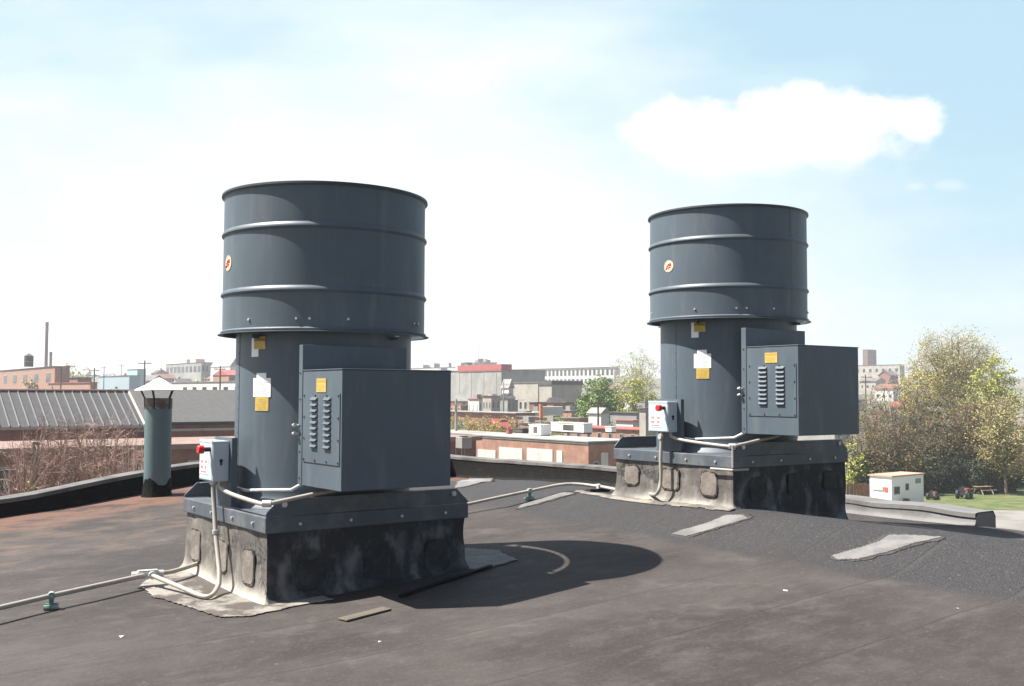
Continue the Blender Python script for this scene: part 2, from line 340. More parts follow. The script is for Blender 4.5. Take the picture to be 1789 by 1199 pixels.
# ------------------------------------------------------------------ our roof
def ss(t, a, b): return sst((t-a)/(b-a))
def vleft(u): return -13.3-.51*(u-2.66)
def roofz(u, v):
    main = .056*(u-3.07) if u > 3.07 else .022*(u-3.07)
    zb = .035 if v > -13 else .035-.175*min(1, (-13-v)/4.5)
    off = -.02*(max(v, -14)+7.2) if v < -7.2 else -.012*(v+7.2)
    m7 = .056*(6.95-3.07)
    if u <= 6.95: z = main+off
    else:
        # ridge profile
        if u < 7.72: a = m7+(.43-m7)*((u-6.95)/.77)**1.0
        elif u < 7.95: a = .43
        else: a = .43+(zb-.43)*(1-max(0, 1-(u-7.95)/3.55)**1.8)
        n = m7+(zb-m7)*sst((u-6.95)/4.5)
        w = ss(v, -13, -10.2)
        z = n*(1-w)+a*w+off*(1-sst((u-7.6)/1.6))
        if u < 7.95 and w > 0: z -= off*w*(1-sst((u-7.6)/1.6))*sst((u-6.95)/.8)
    z += .012*noise.noise(Vector((u*.9, v*.9, 0)))+.004*noise.noise(Vector((u*3, v*3, 4)))
    return z
def at_roof(px, py, h=0):
    r = ray(px, py); t = 2.0; prev = t
    while t < 60:
        p = Vector((0, 0, EYE))+r*t
        if p.z <= roofz(p.dot(U), p.dot(V))+h: break
        t += .02
    return Vector((0, 0, EYE))+r*t
RM = roof_mat()
UB = 11.5
b = MB(); us = [-9+i*.15 for i in range(int((UB+9)/.15)+1)]; us[-1] = UB
NV = 170
rows = []
for u_ in us:
    vl = vleft(u_)
    rows.append([uv(u_, vl+(10-vl)*j/NV, roofz(u_, vl+(10-vl)*j/NV)) for j in range(NV+1)])
vs = [p for r in rows for p in r]; w = NV+1
b.add(vs, [(i*w+j, i*w+j+1, (i+1)*w+j+1, (i+1)*w+j) for i in range(len(us)-1) for j in range(NV)])
o = b.build('roof_deck', RM, sm=True); tag(o, kind='structure')

# the building carrying the roof
b = MB()
ring = [uv(-9, vleft(-9)+.02), uv(UB, vleft(UB)+.02), uv(UB, 10), uv(-9, 10)]
tops = []
seg = []
for i in range(4):
    A_, B_ = ring[i], ring[(i+1) % 4]
    for k in range(30): seg.append(A_.lerp(B_, k/30))
n = len(seg)
vs = [(p.x, p.y, GZ-.5) for p in seg]+[(p.x, p.y, roofz(p.dot(U), p.dot(V))-.03) for p in seg]
b.add(vs, [(i, (i+1) % n, n+(i+1) % n, n+i) for i in range(n)])
o = b.build('host_building', brick); tag(o, 'red brick building under the flat roof where the two fans stand', 'building')

def parapet(name, pts, h_, label, end_cap=False, wid=.30, face=tar_m, cope=None):
    """ pts: list of (u, v, ztop, nu, nv): inner line; n = outward direction """
    b = MB(); prof = lambda h: [(0, -.25), (.0, h-.05), (.03, h-.012), (.09, h), (wid-.06, h), (wid, h-.05), (wid, -1.2)]
    rows = []
    for (u_, v_, zt, nu, nv) in pts:
        zr = roofz(u_, v_); h = zt-zr
        row = []
        for (d, z) in prof(h):
            wob = .012*noise.noise(Vector((u_*2+d*7, v_*2, z*3)))
            row.append(uv(u_+nu*d+wob, v_+nv*d+wob, zr+z+wob*.6))
        # canted flashing foot towards the roof
        row = [uv(u_-nu*.05, v_-nv*.05, zr+.003), uv(u_-nu*.02, v_-nv*.02, zr+.02)]+[uv(u_+nu*.0, v_+nv*.0, zr+.06)]+row[1:]
        rows.append(row)
    m = len(rows[0]); b.add([p for r in rows for p in r], [(i*m+j, i*m+j+1, (i+1)*m+j+1, (i+1)*m+j) for i in range(len(rows)-1) for j in range(m-1)])
    b.add(rows[0], [tuple(range(m))]); b.add(rows[-1], [tuple(range(m))])
    o = b.build(name, face, sm=True); tag(o, label, 'parapet')
    # light metal coping cap
    b = MB(); cp = []
    for (u_, v_, zt, nu, nv) in pts:
        wob = .008*noise.noise(Vector((u_*1.3, v_*1.3, 2)))
        cp.append([uv(u_+nu*d, v_+nv*d, zt+z+wob) for d, z in ((-.012, -.045), (-.010, .004), (.05, .014), (wid-.04, .014), (wid+.012, -.05))])
    m = 5; b.add([p for r in cp for p in r], [(i*m+j, i*m+j+1, (i+1)*m+j+1, (i+1)*m+j) for i in range(len(cp)-1) for j in range(m-1)])
    b.build('coping', cope or coping_m, o, sm=True)
    return o
coping_m = mat('aged_coping', (.13, .122, .11), .6, 0, (.06, .055, .052), 2.5, 6, .4, .7)
pts = []
for i in range(61):
    u_ = -6+i*(UB+6)/60; vl = vleft(u_)
    ztp = .30+(.53-.30)*ss(u_, 2.0, 5.2)-.24*ss(u_, 6, 11) if u_ > 2.0 else .30
    pts.append((u_, vl, ztp, 0, -1))
parapet('parapet_wall', pts, .34, 'long black tarred parapet behind the pale vent stack, running off the left side')
pts = []
for i in range(61):
    v_ = -18.4+i*(8.1)/60
    pts.append((UB, v_, .265+.05*ss(v_, -17.5, -13)-.05*ss(v_, -12, -10.5), 1, 0))
parapet('parapet_wall', pts, .3, 'black tarred parapet seen between the two exhaust fans')
low_m = mat('grey_membrane_kerb', (.15, .147, .143), .75, 0, (.105, .10, .098), 2, 6, .4, .7, .3, 12)
pts = []
for i in range(41):
    v_ = -10.28+i*(10.28-6.5)/40
    pts.append((UB-.1, v_, .205+.02*noise.noise(Vector((v_*1.6, 0, 0)))-.015*ss(v_, -7.2, -6.6), 1, 0))
parapet('parapet_wall', pts, .15, 'low grey membrane kerb right of the far fan, ending in a dark open end', wid=.42, face=low_m, cope=low_m)

# sealant patches across the ramp
def sheet(name, poly_uv, m, label, cat, lift=.006, group=None, jit=.03, res=.06, thick=0.004, seed=0, grow=0):
    """ irregular thin sheet following the roof """
    us_ = [p[0] for p in poly_uv]; vs_ = [p[1] for p in poly_uv]
    b = MB(); idx = {}
    def inside(x, y):
        c = False; j = len(poly_uv)-1
        for i in range(len(poly_uv)):
            xi, yi = poly_uv[i]; xj, yj = poly_uv[j]
            if (yi > y) != (yj > y) and x < (xj-xi)*(y-yi)/(yj-yi)+xi: c = not c
            j = i
        return c
    x = min(us_)-.2
    def vert(i, j):
        if (i, j) not in idx:
            xx, y2 = min(us_)-.2+i*res, min(vs_)-.2+j*res
            idx[(i, j)] = len(b.v); b.v.append(tuple(uv(xx, y2, roofz(xx, y2)+lift)))
        return idx[(i, j)]
    ni = int((max(us_)-min(us_)+.4)/res)+1; nj = int((max(vs_)-min(vs_)+.4)/res)+1
    for i in range(ni):
        for j in range(nj):
            xx, y2 = min(us_)-.2+(i+.5)*res, min(vs_)-.2+(j+.5)*res
            n_ = noise.noise(Vector((xx*3+seed, y2*3, seed)))*jit*2+noise.noise(Vector((xx*11, y2*11, seed)))*jit
            n2_ = noise.noise(Vector((xx*3+seed+9, y2*3, seed)))*jit*2+noise.noise(Vector((xx*11, y2*11, seed+5)))*jit
            if (inside(xx+n_, y2+n2_) if not grow else any(inside(xx+n_+grow*ox, y2+n2_+grow*oy) for ox, oy in ((1, 0), (-1, 0), (0, 1), (0, -1), (.7, .7), (-.7, -.7), (.7, -.7), (-.7, .7)))):
                b.f.append((vert(i, j), vert(i+1, j), vert(i+1, j+1), vert(i, j+1))); b.m.append(0)
    o = b.build(name, m, sm=True); tag(o, label, cat, group)
    s_ = o.modifiers.new('thick', 'SOLIDIFY'); s_.thickness = thick; s_.offset = -1
    if cat == 'roof patch' and not grow:
        q = sheet('tar_bleed', poly_uv, bleed_m, None, None, lift=.0035, jit=.03, res=res, thick=.002, seed=seed+3, grow=.03); q.parent = o
    return o
bleed_m = mat('tar_bleed', (.022, .0195, .019), .7, 0, (.05, .044, .04), 12, 6, .4, .65, .3, 30)
def uvp(px, py): p = at_roof(px, py); return (p.dot(U), p.dot(V))
def strip(pix, wds): # polyline in pixels with half widths (m) -> uv polygon
    c = [Vector((*uvp(*p), 0)) for p in pix]; l_, r_ = [], []
    for i, p in enumerate(c):
        t = (c[min(i+1, len(c)-1)]-c[max(i-1, 0)]).normalized(); nn = Vector((-t.y, t.x, 0))
        l_.append(p+nn*wds[i]); r_.append(p-nn*wds[i])
    return [(p.x, p.y) for p in l_+r_[::-1]]

sheet('sealant_patch', [uvp(*p) for p in ((903, 889), (930, 884), (972, 872), (1004, 864), (985, 862), (950, 872), (912, 884))], patch_grey, 'smallest grey sealant strip, on the slope beyond the near fan', 'roof patch', group='grey sealant strips across the ramp', res=.014, jit=.003, seed=1)
sheet('sealant_patch', [uvp(*p) for p in ((1176, 935), (1200, 938), (1250, 925), (1308, 907), (1300, 901), (1268, 903), (1235, 916), (1190, 929))], patch_grey, 'grey sealant strip below the front corner of the far curb', 'roof patch', group='grey sealant strips across the ramp', res=.014, jit=.003, seed=2)
sheet('sealant_patch', [uvp(*p) for p in ((1452, 974), (1462, 981), (1500, 979), (1560, 964), (1600, 950), (1648, 941), (1600, 937), (1552, 937), (1540, 947), (1495, 962))], patch_grey, 'widest grey sealant strip, rightmost on the granule slope', 'roof patch', group='grey sealant strips across the ramp', res=.014, jit=.003, seed=3)
sheet('sealant_patch', [uvp(*p) for p in ((795, 853), (815, 851), (858, 838), (850, 835), (822, 836), (800, 845))], patch_grey, 'pale sealant smear by the foot of the parapet right of the near motor box', 'roof patch', res=.03, jit=.015, seed=4)
SPM = spill_mat()
sheet('chalky_spill', [(3.3, -8.8), (3.0, -8.85), (2.72, -8.7), (2.52, -8.4), (2.5, -8.0), (2.62, -7.4), (2.66, -7.05), (2.85, -6.93), (3.2, -7.0), (3.5, -7.0), (3.5, -8.8)], SPM, 'chalky white and brown spill on the roof before the near curb', 'stain', res=.016, jit=.012, seed=5)
gm = mat('thin_mastic_edge', (.09, .078, .068), .8, 0, (.2, .18, .155), 4, 6, .4, .6)
sheet('mastic_strip', strip([(1005, 860), (1075, 871), (1180, 882), (1280, 893)], [.03, .05, .05, .04]), gm, 'long pale flashing strip at the foot of the sunlit side of the far curb', 'mastic strip', res=.025, jit=.012, seed=7)
gm2 = mat('grey_puddle_dust', (.09, .09, .09), .7, 0, (.15, .15, .15), 7, 5, .4, .7)
sheet('dust_patch', [(4.8, -7.9), (5.0, -8.3), (5.25, -8.0), (5.42, -7.55), (5.3, -7.15), (5.0, -7.05), (4.8, -7.1)], gm2, 'grey dusty patch in the shadow at the right end of the near curb', 'stain', res=.025, jit=.03, seed=8)

# ------------------------------------------------------------------ the fans
HA = .875
def curved_patch(r, a_c, w, z0, z1, lift=.003, nseg=8, poly=None):
    b = MB(); h = w/r/2; vs = []
    for k in range(nseg+1):
        a = a_c-h+2*h*k/nseg
        for z in (z0, z1):
            for rr in (r+lift, r+lift-.002): vs.append((rr*math.cos(a), rr*math.sin(a), z))
    fs = []
    for k in range(nseg):
        i = 4*k; fs += [(i, i+4, i+6, i+2), (i, i+1, i+5, i+4), (i+2, i+6, i+7, i+3)]
    fs += [(0, 2, 3, 1), (nseg*4, nseg*4+1, nseg*4+3, nseg*4+2)]
    b.add(vs, fs); return b
def text_mesh(txt, size):
    cu = bpy.data.curves.new('t', 'FONT'); cu.body = txt; cu.size = size; cu.align_x = 'CENTER'; cu.align_y = 'CENTER'; cu.offset = size*.02
    o = bpy.data.objects.new('t', cu); COL.objects.link(o)
    dg = bpy.context.evaluated_depsgraph_get(); me = bpy.data.meshes.new_from_object(o.evaluated_get(dg))
    vs = [tuple(v.co) for v in me.vertices]; fs = [tuple(p.vertices) for p in me.polygons]
    bpy.data.objects.remove(o); return vs, fs
# ---- fan prototype, local frame: x = U, y = -V, z up from roof at the unit
LAB = 'grey-blue rooftop exhaust fan'
fan = thing('exhaust_fan', LAB, 'exhaust fan')
# curb cap with folded skirt
b = MB()
s0, s1, zc0, zc1 = HA, HA+.004, .517, .638
b.box((-s1-.012, -s1-.012, zc0), (s1+.012, s1+.012, zc1))
cap = b.build('curb_cap', cap_m, fan, bevel=.008)
b = MB()
for sx, sy in ((-1, -1), (-1, 1), (1, -1), (1, 1)): pass
for k in range(4):
    for i, sg in enumerate((-.62, -.2, .25, .66)):
        a = k*math.pi/2; p = Vector((sg, -s1-.014, .575)); p.rotate(Matrix.Rotation(a, 3, 'Z').to_euler())
        q = Vector((0, -.012, 0)); q.rotate(Matrix.Rotation(a, 3, 'Z').to_euler()); b = MB(); b.tube([p, p+q], .011, 8); b.build('skirt_bolt', bolt_m, cap)
# side channels standing on the cap: bevelled ends, flange along the top
for sg in (-1, 1):
    b = MB(); y0 = sg*(HA+.010); y1 = sg*(HA-.004)
    prof = [(-HA-.012, zc1+.002), (-HA-.012, zc1+.022), (-HA+.10, .765), (HA-.10, .765), (HA+.012, zc1+.022), (HA+.012, zc1+.002)]
    n = len(prof); vs = [(x, y0, z) for x, z in prof]+[(x, y1, z) for x, z in prof]
    b.add(vs, [tuple(range(n)), tuple(range(n, 2*n))[::-1]]+[(i, (i+1) % n, n+(i+1) % n, n+i) for i in range(n)])
    b.box((-HA+.11, min(y1, y1-sg*.06), .758), (HA-.11, max(y1, y1-sg*.06), .765))
    ch = b.build('side_channel', cap_m, fan)
    for x in (-HA+.13, HA-.13): b = MB(); b.tube([(x, y0, .725), (x, y0+sg*.014, .725)], .022, 12); b.build('channel_bolt', galv, ch)
# drive and inlet below the cylinder
b = MB(); b.lathe([(.80, .640), (.79, .66), (.745, .70), (.728, .74), (.735, .78), (.735, .80)], 72); b.build('inlet_cone', paint, fan, sm=True)
r0 = .735
b = MB(); b.lathe([(r0-.004, .80), (r0, .80), (r0, 2.13), (r0-.004, 2.13), (r0-.004, .80)], 120)
hs = b.build('fan_housing', paint, fan, sm=True)
b = MB(); a = R(-185); b.box((r0-.002, -.012, .82), (r0+.003, .012, 2.1), Matrix.Rotation(a, 4, 'Z'))
for i in range(14):
    z = .86+i*.092; M = Matrix.Rotation(a, 4, 'Z'); b.tube([M @ Vector((r0, 0, z)), M @ Vector((r0+.007, 0, z))], .0055, 6)
b.build('seam_strip', paint, hs)
# damper closing the top of the housing
b = MB(); b.lathe([(0, 2.02), (.6, 2.0), (r0-.01, 1.98)], 60); b.build('butterfly_damper', paint_in, fan, sm=True)
# windband
Rw = .848; zb, zt = 2.05, 3.19
def bead(z): return [(Rw, z-.030), (Rw+.006, z-.022), (Rw+.017, z-.010), (Rw+.017, z), (Rw+.010, z+.012), (Rw, z+.026)]
prof = [(Rw+.014, zb-.012), (Rw+.016, zb), (Rw, zb+.012)]+bead(2.36)+bead(2.86)+[(Rw, zt-.02), (Rw+.012, zt-.012), (Rw+.014, zt), (Rw-.002, zt), (Rw-.005, zt-.02), (Rw-.005, zb+.01), (Rw+.010, zb-.012), (Rw+.014, zb-.012)]
b = MB(); b.lathe(prof, 160); wb = b.build('windband', paint, fan, sm=True)
# faint dents
for v_ in wb.data.vertices:
    c = v_.co; a = math.atan2(c.y, c.x); d_ = .0035*noise.noise(Vector((math.cos(a)*1.6, math.sin(a)*1.6, c.z*1.1))); c.x += math.cos(a)*d_; c.y += math.sin(a)*d_
b = MB(); b.lathe([(Rw-.006, zt-.004), (Rw-.006, zt+.010), (Rw+.020, zt+.010), (Rw+.022, zt-.008), (Rw+.012, zt-.010)], 160); b.build('rolled_rim', mat('rim_edge', (.035, .038, .045), .45), wb, sm=True)
b = MB(); b.lathe([(Rw+.018, zb-.016), (Rw+.038, zb-.020), (Rw+.038, zb-.026), (Rw-.004, zb-.024), (Rw-.004, zb+.004)], 160); b.build('bottom_flange', paint, wb, sm=True)
for deg in (-87, 93):
    a = R(deg); b = MB(); M = Matrix.Rotation(a, 4, 'Z')
    b.box((Rw-.003, -.014, zb+.02), (Rw+.0025, .014, zt-.02), M)
    for i in range(22):
        z = zb+.05+i*.05; b.tube([M @ Vector((Rw, .007, z)), M @ Vector((Rw+.006, .007, z))], .0048, 6)
    b.build('rivet_seam', paint, wb)
b = MB()
for deg in (-131, -124, -104, -58, -53, -20, 20, 40, 80, 120, 150, -160):
    M = Matrix.Rotation(R(deg), 4, 'Z'); b = MB(); b.tube([M @ Vector((Rw, 0, zb+.075)), M @ Vector((Rw+.012, 0, zb+.075))], .010, 8); b.build('windband_bolt', bolt_m, wb)
# brackets between housing and windband
for k in range(4):
    b = MB(); M = Matrix.Rotation(R(-160+90*k), 4, 'Z'); b.box((r0+.002, -.02, zb-.045), (Rw-.008, .02, zb-.037), M); b.box((r0+.002, -.004, zb-.07), (Rw-.03, .004, zb-.037), M)
    b.build('support_bracket', paint, fan)
# belt tunnel and motor cover; v = outward, so y = -v
def vb(b, u0, u1, v0, v1, z0, z1): return b.box((u0, -v1, z0), (u1, -v0, z1))
b = MB(); vb(b, -.556, .359, .700, .765, .850, 1.917); bh = b.build('belt_housing', paint, fan, bevel=.004)
b = MB(); vb(b, -.25, .18, .45, .70, .95, 1.6); b.build('belt_tunnel', paint, fan)
b = MB(); vb(b, -.552, .37, .768, 1.418, .848, 1.716); vb(b, -.558, .376, .765, 1.424, 1.716, 1.724)
mc = b.build('motor_cover', paint, fan, bevel=.004)
b = MB(); vb(b, -.5585, -.553, .790, 1.395, 1.03, 1.545); lp = b.build('louver_panel', paint, mc)
for vc in (.985, 1.205):
    for i in range(9):
        z = 1.145+i*.0435; b = MB(); x = -.559; w = .055; h = .026; d = .020
        # hooded louver: opening below
        vs = [(x, -(vc-w), z+h), (x, -(vc+w), z+h), (x-d, -(vc+w*.86), z+.003), (x-d, -(vc-w*.86), z+.003), (x, -(vc-w), z), (x, -(vc+w), z), (x-d+.003, -(vc+w*.86), z-.001), (x-d+.003, -(vc-w*.86), z-.001)]
        b.add(vs, [(0, 1, 2, 3), (0, 3, 4), (1, 5, 2), (3, 2, 6, 7)])
        b.build('louver', paint, lp, recalc=False)
for vc in (.985, 1.205):
    for i in range(9):
        z = 1.145+i*.0435; b = MB(); vb(b, -.5595, -.5586, vc-.047, vc+.047, z-.005, z+.008); b.build('louver_slot', dark_m, lp)
scr = mat('dull_screw', (.1, .1, .1), .4, .5)
for vv, z in [(vv, 1.05+i*.16) for vv in (.81, 1.375) for i in range(4)]+[(vv, z) for vv in (1.0, 1.19) for z in (1.05, 1.53)]:
    b = MB(); b.tube([(-.5585, -vv, z), (-.566, -vv, z)], .008, 8); b.build('panel_screw', scr, lp)
for i in range(5): b = MB(); b.tube([(-.557, -.733, .9+i*.2), (-.563, -.733, .9+i*.2)], .006, 6); b.build('housing_screw', dark_m, bh)
for z in (1.30, 1.235):
    b = MB(); b.tube([(-.556, -.71, z), (-.596, -.70, z)], .009, 8); b.tube([(-.59, -.685, z), (-.59, -.72, z+.01)], .013, 8); b.build('latch_knob', galv, bh)
# handling lug on the cap side
# labels
TXT = text_mesh('WARNING', .026)
def bars(r, a_c, w, zs, m, par, th=.004, fr=None):
    b = MB(); rnd = random.Random(3)
    for z in zs:
        ww = w*(rnd.uniform(.7, 1)); q = curved_patch(r, a_c+(w-ww)/2/r*-1, ww, z, z+th, .0045, 6); b.add(q.v, q.f)
    b.build('printed_lines', m, par)
au = R(-161); al = R(-157.7)
l1 = curved_patch(r0, au-.055, .085, 1.835, 1.995, .003).build('white_notice', white_lb, fan)
l2 = curved_patch(r0, au+.02, .128, 1.895, 1.995, .006).build('warning_label', yellow_lb, fan)
hd = curved_patch(r0, au+.02, .118, 1.952, 1.988, .0075); hd.build('header_band', mat('ochre_print', (.45, .27, .03), .5), l2)
vs, fs = TXT; b = MB(); b.add([((r0+.009)*math.cos(au+.02+x/r0), (r0+.009)*math.sin(au+.02+x/r0), 1.970+y) for x, y, z in vs], fs); b.build('lettering', ink, l2, recalc=False)
bars(r0+.003, au+.02, .105, [1.938, 1.928, 1.918, 1.908], mat('ochre_ink', (.33, .2, .03), .6), l2, .003)
l3 = curved_patch(r0, al+.0, .19, 1.515, 1.665, .0035); q = curved_patch(r0, al-.005, .105, 1.665, 1.705, .0035); l3.add(q.v, q.f)
l3 = l3.build('white_data_plate', white_lb, fan); bars(r0, al, .16, [1.53+.014*i for i in range(9)], grey_ink, l3, .0022)
l4 = curved_patch(r0, al+.005, .142, 1.405, 1.513, .0035).build('caution_label', yellow_lb, fan); bars(r0, al+.005, .12, [1.42+.015*i for i in range(6)], mat('faint_ochre', (.5, .33, .06), .6), l4, .003)
b = MB(); vb(b, -.5565, -.5535, 1.01, 1.165, 1.555, 1.655); l5 = b.build('cover_label', yellow_lb, mc)
b = MB(); vb(b, -.5575, -.5566, 1.02, 1.155, 1.625, 1.648)
for i in range(5): vb(b, -.5575, -.5566, 1.025, 1.15-.01*(i % 3), 1.563+i*.011, 1.567+i*.011)
b.build('printed_lines', mat('ochre_ink_b', (.42, .26, .05), .6), l5)
# round maker's badge: cream oval, red rim and red script
ab = R(-182.8); zb_ = 2.60
def badge(rx, rz, lift, m, name, par, rx0=0, rz0=0):
    b = MB(); n = 28; o_ = []
    for k in range(n):
        t = 2*math.pi*k/n; o_.append((rx*math.cos(t), rz*math.sin(t), rx0*math.cos(t), rz0*math.sin(t)))
    P_ = lambda x, z: ((Rw+lift)*math.cos(ab+x/Rw), (Rw+lift)*math.sin(ab+x/Rw), zb_+z)
    if rx0:
        b.add([P_(q[0], q[1]) for q in o_]+[P_(q[2], q[3]) for q in o_], [(k, (k+1) % n, n+(k+1) % n, n+k) for k in range(n)])
    else: b.add([P_(q[0], q[1]) for q in o_], [tuple(range(n))])
    return b.build(name, m, par)
bd = badge(.074, .064, .004, cream_lb, 'oval_badge', fan)
badge(.070, .060, .0055, mat('salmon_print', (.65, .28, .2), .5), 'badge_ring', bd, .064, .055)
b = MB()
for pts_ in (((-.02, -.005), (.0, .022), (.035, .026), (.042, .012), (.01, .004)), ((-.045, -.03), (-.02, -.014), (.01, -.03)), ((-.04, .0), (-.02, -.01), (.03, -.012))):
    b.tube([((Rw+.004)*math.cos(ab+x/Rw), (Rw+.004)*math.sin(ab+x/Rw), zb_+z) for x, z in pts_], .0065, 6)
b.build('badge_script', red_ink, bd)

NC = (-1.6025, 8.8442); FC = (2.3788, 11.3867); DZ = .3051
fan.location = (NC[0], NC[1], 0); fan.rotation_euler = (0, 0, PHI)
fan['label'] = 'nearer and larger looking grey-blue exhaust fan with a broad drum top, left of centre'; fan['group'] = 'rooftop exhaust fans'
bpy.context.view_layer.update(); index_kids()
fan2 = copy_tree(fan); fan2.location = (FC[0], FC[1], DZ); fan2.rotation_euler = (0, 0, PHI-.02)
fan2['label'] = 'farther grey-blue exhaust fan with a broad drum top, on the raised roof slope at right'

# ---- roof curbs ---------------------------------------------------------
def curb(loc, rz, label, seed, dz_in):
    root = thing('roof_curb', label, 'roof curb', loc, rz, 'tarred curbs under the fans')
    Mx = Matrix.Translation(loc) @ Matrix.Rotation(rz, 4, 'Z')
    b = MB(); n = 40; H = 26; per = []
    for k in range(4):
        for i in range(n): per.append((k, -1+2*i/n))
    rows = []
    for j in range(H+1):
        row = []
        for k, s in per:
            x, y, nx, ny = ((s, -1, 0, -1), (1, s, 1, 0), (-s, 1, 0, 1), (-1, -s, -1, 0))[k]
            p = Vector((x*(HA-.012), y*(HA-.012), 0)); wp = Mx @ p
            g = roofz(wp.dot(U), wp.dot(V))-loc[2]
            z = g-.02+(.53-g+.02)*j/H; hh = max(0, z-g)
            fl = .055*math.exp(-hh/.032)+.004*math.exp(-hh/.2)
            fl += .014*noise.noise(Vector((x*3+seed, y*3, z*4)))+.006*noise.noise(Vector((x*9+seed, y*9, z*12)))+.005
            cf = 1
            r_ = p.copy(); 
            if abs(s) > .97: r_ += Vector((x, y, 0)).normalized()*fl
            else: r_ += Vector((nx, ny, 0))*fl
            row.append((r_.x, r_.y, z))
        rows.append(row)
    m = len(per); b.add([p for r in rows for p in r], [(j*m+i, j*m+(i+1) % m, (j+1)*m+(i+1) % m, (j+1)*m+i) for j in range(H) for i in range(m)])
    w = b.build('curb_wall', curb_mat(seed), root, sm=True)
    # lap patches with a dark sealed edge
    def lap(side, c, wd, z0, z1, mm, nm, grow=0):
        b = MB(); pts_ = []
        rr = min(wd, z1-z0)*.24
        for (cx, cz, a0) in ((c+wd/2-rr, z1-rr, 0), (c-wd/2+rr, z1-rr, 90), (c-wd/2+rr, z0+rr, 180), (c+wd/2-rr, z0+rr, 270)):
            for i in range(6):
                a = R(a0+i*18); pts_.append((cx+rr*math.cos(a)+.012*noise.noise(Vector((cx*5, cz*5+i, seed))), cz+rr*math.sin(a)+.012*noise.noise(Vector((cx*5+i, cz*5, seed)))))
        n = len(pts_); off = HA+.006-grow*.5; ol = [(x, z, off) for x, z in pts_]; ob = [(x, z, off-.06) for x, z in pts_]
        def P_(x, z, o_):
            o_ = o_+.055*math.exp(-max(0, z-gz_)/.032)+.004*math.exp(-max(0, z-gz_)/.2)
            return (x, -o_, z) if side == 'v' else (-o_, -x, z)
        wp = Mx @ (Vector((c, -HA, 0)) if side == 'v' else Vector((-HA, -c, 0))); gz_ = roofz(wp.dot(U), wp.dot(V))-loc[2]
        ctr = (sum(p[0] for p in pts_)/n, sum(p[1] for p in pts_)/n)
        mid = [((x+ctr[0])/2, (z+ctr[1])/2, off) for x, z in pts_]
        vs = [P_(*p) for p in ol]+[P_(*p) for p in ob]+[P_(*p) for p in mid]+[P_(ctr[0], ctr[1], off)]
        b.add(vs, [(i, (i+1) % n, n+(i+1) % n, n+i) for i in range(n)]+[(i, (i+1) % n, 2*n+(i+1) % n, 2*n+i) for i in range(n)]+[(2*n+i, 2*n+(i+1) % n, 3*n) for i in range(n)])
        return b.build(nm, mm, w if nm == 'lap_patch' else par_, sm=True)
    def one(side, c, wd, z0, z1, mm, edge):
        nonlocal par_
        par_ = lap(side, c, wd, z0, z1, edge, 'lap_patch', .004)
        lap(side, c, wd-.028, z0+.014, z1-.014, mm, 'patch_face', -.003)
    par_ = None
    g0 = dz_in
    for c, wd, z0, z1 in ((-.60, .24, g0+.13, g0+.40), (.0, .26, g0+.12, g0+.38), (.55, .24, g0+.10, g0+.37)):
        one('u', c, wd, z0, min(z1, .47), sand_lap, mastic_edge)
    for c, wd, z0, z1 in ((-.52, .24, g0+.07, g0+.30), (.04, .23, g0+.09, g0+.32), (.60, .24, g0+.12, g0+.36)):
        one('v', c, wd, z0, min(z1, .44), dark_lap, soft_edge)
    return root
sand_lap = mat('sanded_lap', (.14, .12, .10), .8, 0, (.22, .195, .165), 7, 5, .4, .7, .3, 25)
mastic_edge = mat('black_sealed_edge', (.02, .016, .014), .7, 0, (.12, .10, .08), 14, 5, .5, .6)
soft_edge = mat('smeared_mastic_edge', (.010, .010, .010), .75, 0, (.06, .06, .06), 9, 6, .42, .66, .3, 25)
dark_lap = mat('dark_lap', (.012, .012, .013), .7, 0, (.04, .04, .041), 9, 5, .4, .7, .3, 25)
curb((NC[0], NC[1], 0), PHI, 'tall square curb under the nearer fan, sandy on its left side and black elsewhere', 1.7, 0)
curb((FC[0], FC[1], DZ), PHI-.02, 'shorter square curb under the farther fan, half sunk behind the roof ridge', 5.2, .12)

# ---- disconnect switches ---------------------------------------------------
sw = thing('disconnect_switch', '', 'electrical switch', (NC[0], NC[1], 0), PHI, 'fan disconnect switches')
b = MB(); vb(b, -1.0, -.868, -.2, .1, .847, 1.165); bx = b.build('switch_box', switch_m, sw, bevel=.006)
b = MB(); vb(b, -1.004, -1.0, -.19, .09, .857, 1.155); vb(b, -1.006, -1.0, -.196, .096, 1.150, 1.172); dr = b.build('switch_door', switch_m, bx, bevel=.002)
b = MB(); vb(b, -1.0065, -1.0042, -.17, .0, .90, 1.03); pl_ = b.build('instruction_label', white_lb, dr)
b = MB()
for (a0, a1, z0, z1) in ((-.15, -.10, .985, 1.01), (-.06, -.015, .985, 1.01), (-.15, -.02, .91, .925), (-.155, -.10, .94, .965), (-.06, -.02, .94, .965)): vb(b, -1.0075, -1.0066, a0, a1, z0, z1)
b.build('printed_marks', mat('pink_print', (.6, .2, .2), .6), pl_)
b = MB(); b.tube([(-1.0, -.05, 1.10), (-1.06, -.05, 1.10)], .018, 14); b.build('handle_shaft', dark_m, sw, sm=True)
b = MB(); b.tube([(-1.06, -.05, 1.10), (-1.066, -.05, 1.10), (-1.10, -.05, 1.10), (-1.106, -.05, 1.10)], .033, 18); b.build('red_handle', red_m, sw, sm=True, bevel=.005)
b = MB(); b.tube([(-.935, -.1005, 1.01), (-.935, -.1085, 1.01)], .014, 10); b.box((-.941, -.112, .975), (-.929, -.101, 1.01)); b.build('keyhole_hasp', dark_m, bx)
b = MB(); vb(b, -.866, -.858, -.22, .15, .646, 1.19); vb(b, -.858, -.82, .142, .15, .646, 1.19); b.build('mounting_plate', paint, sw)
sw['label'] = 'grey switch box with a red knob, fixed to the left end of the nearer fan'
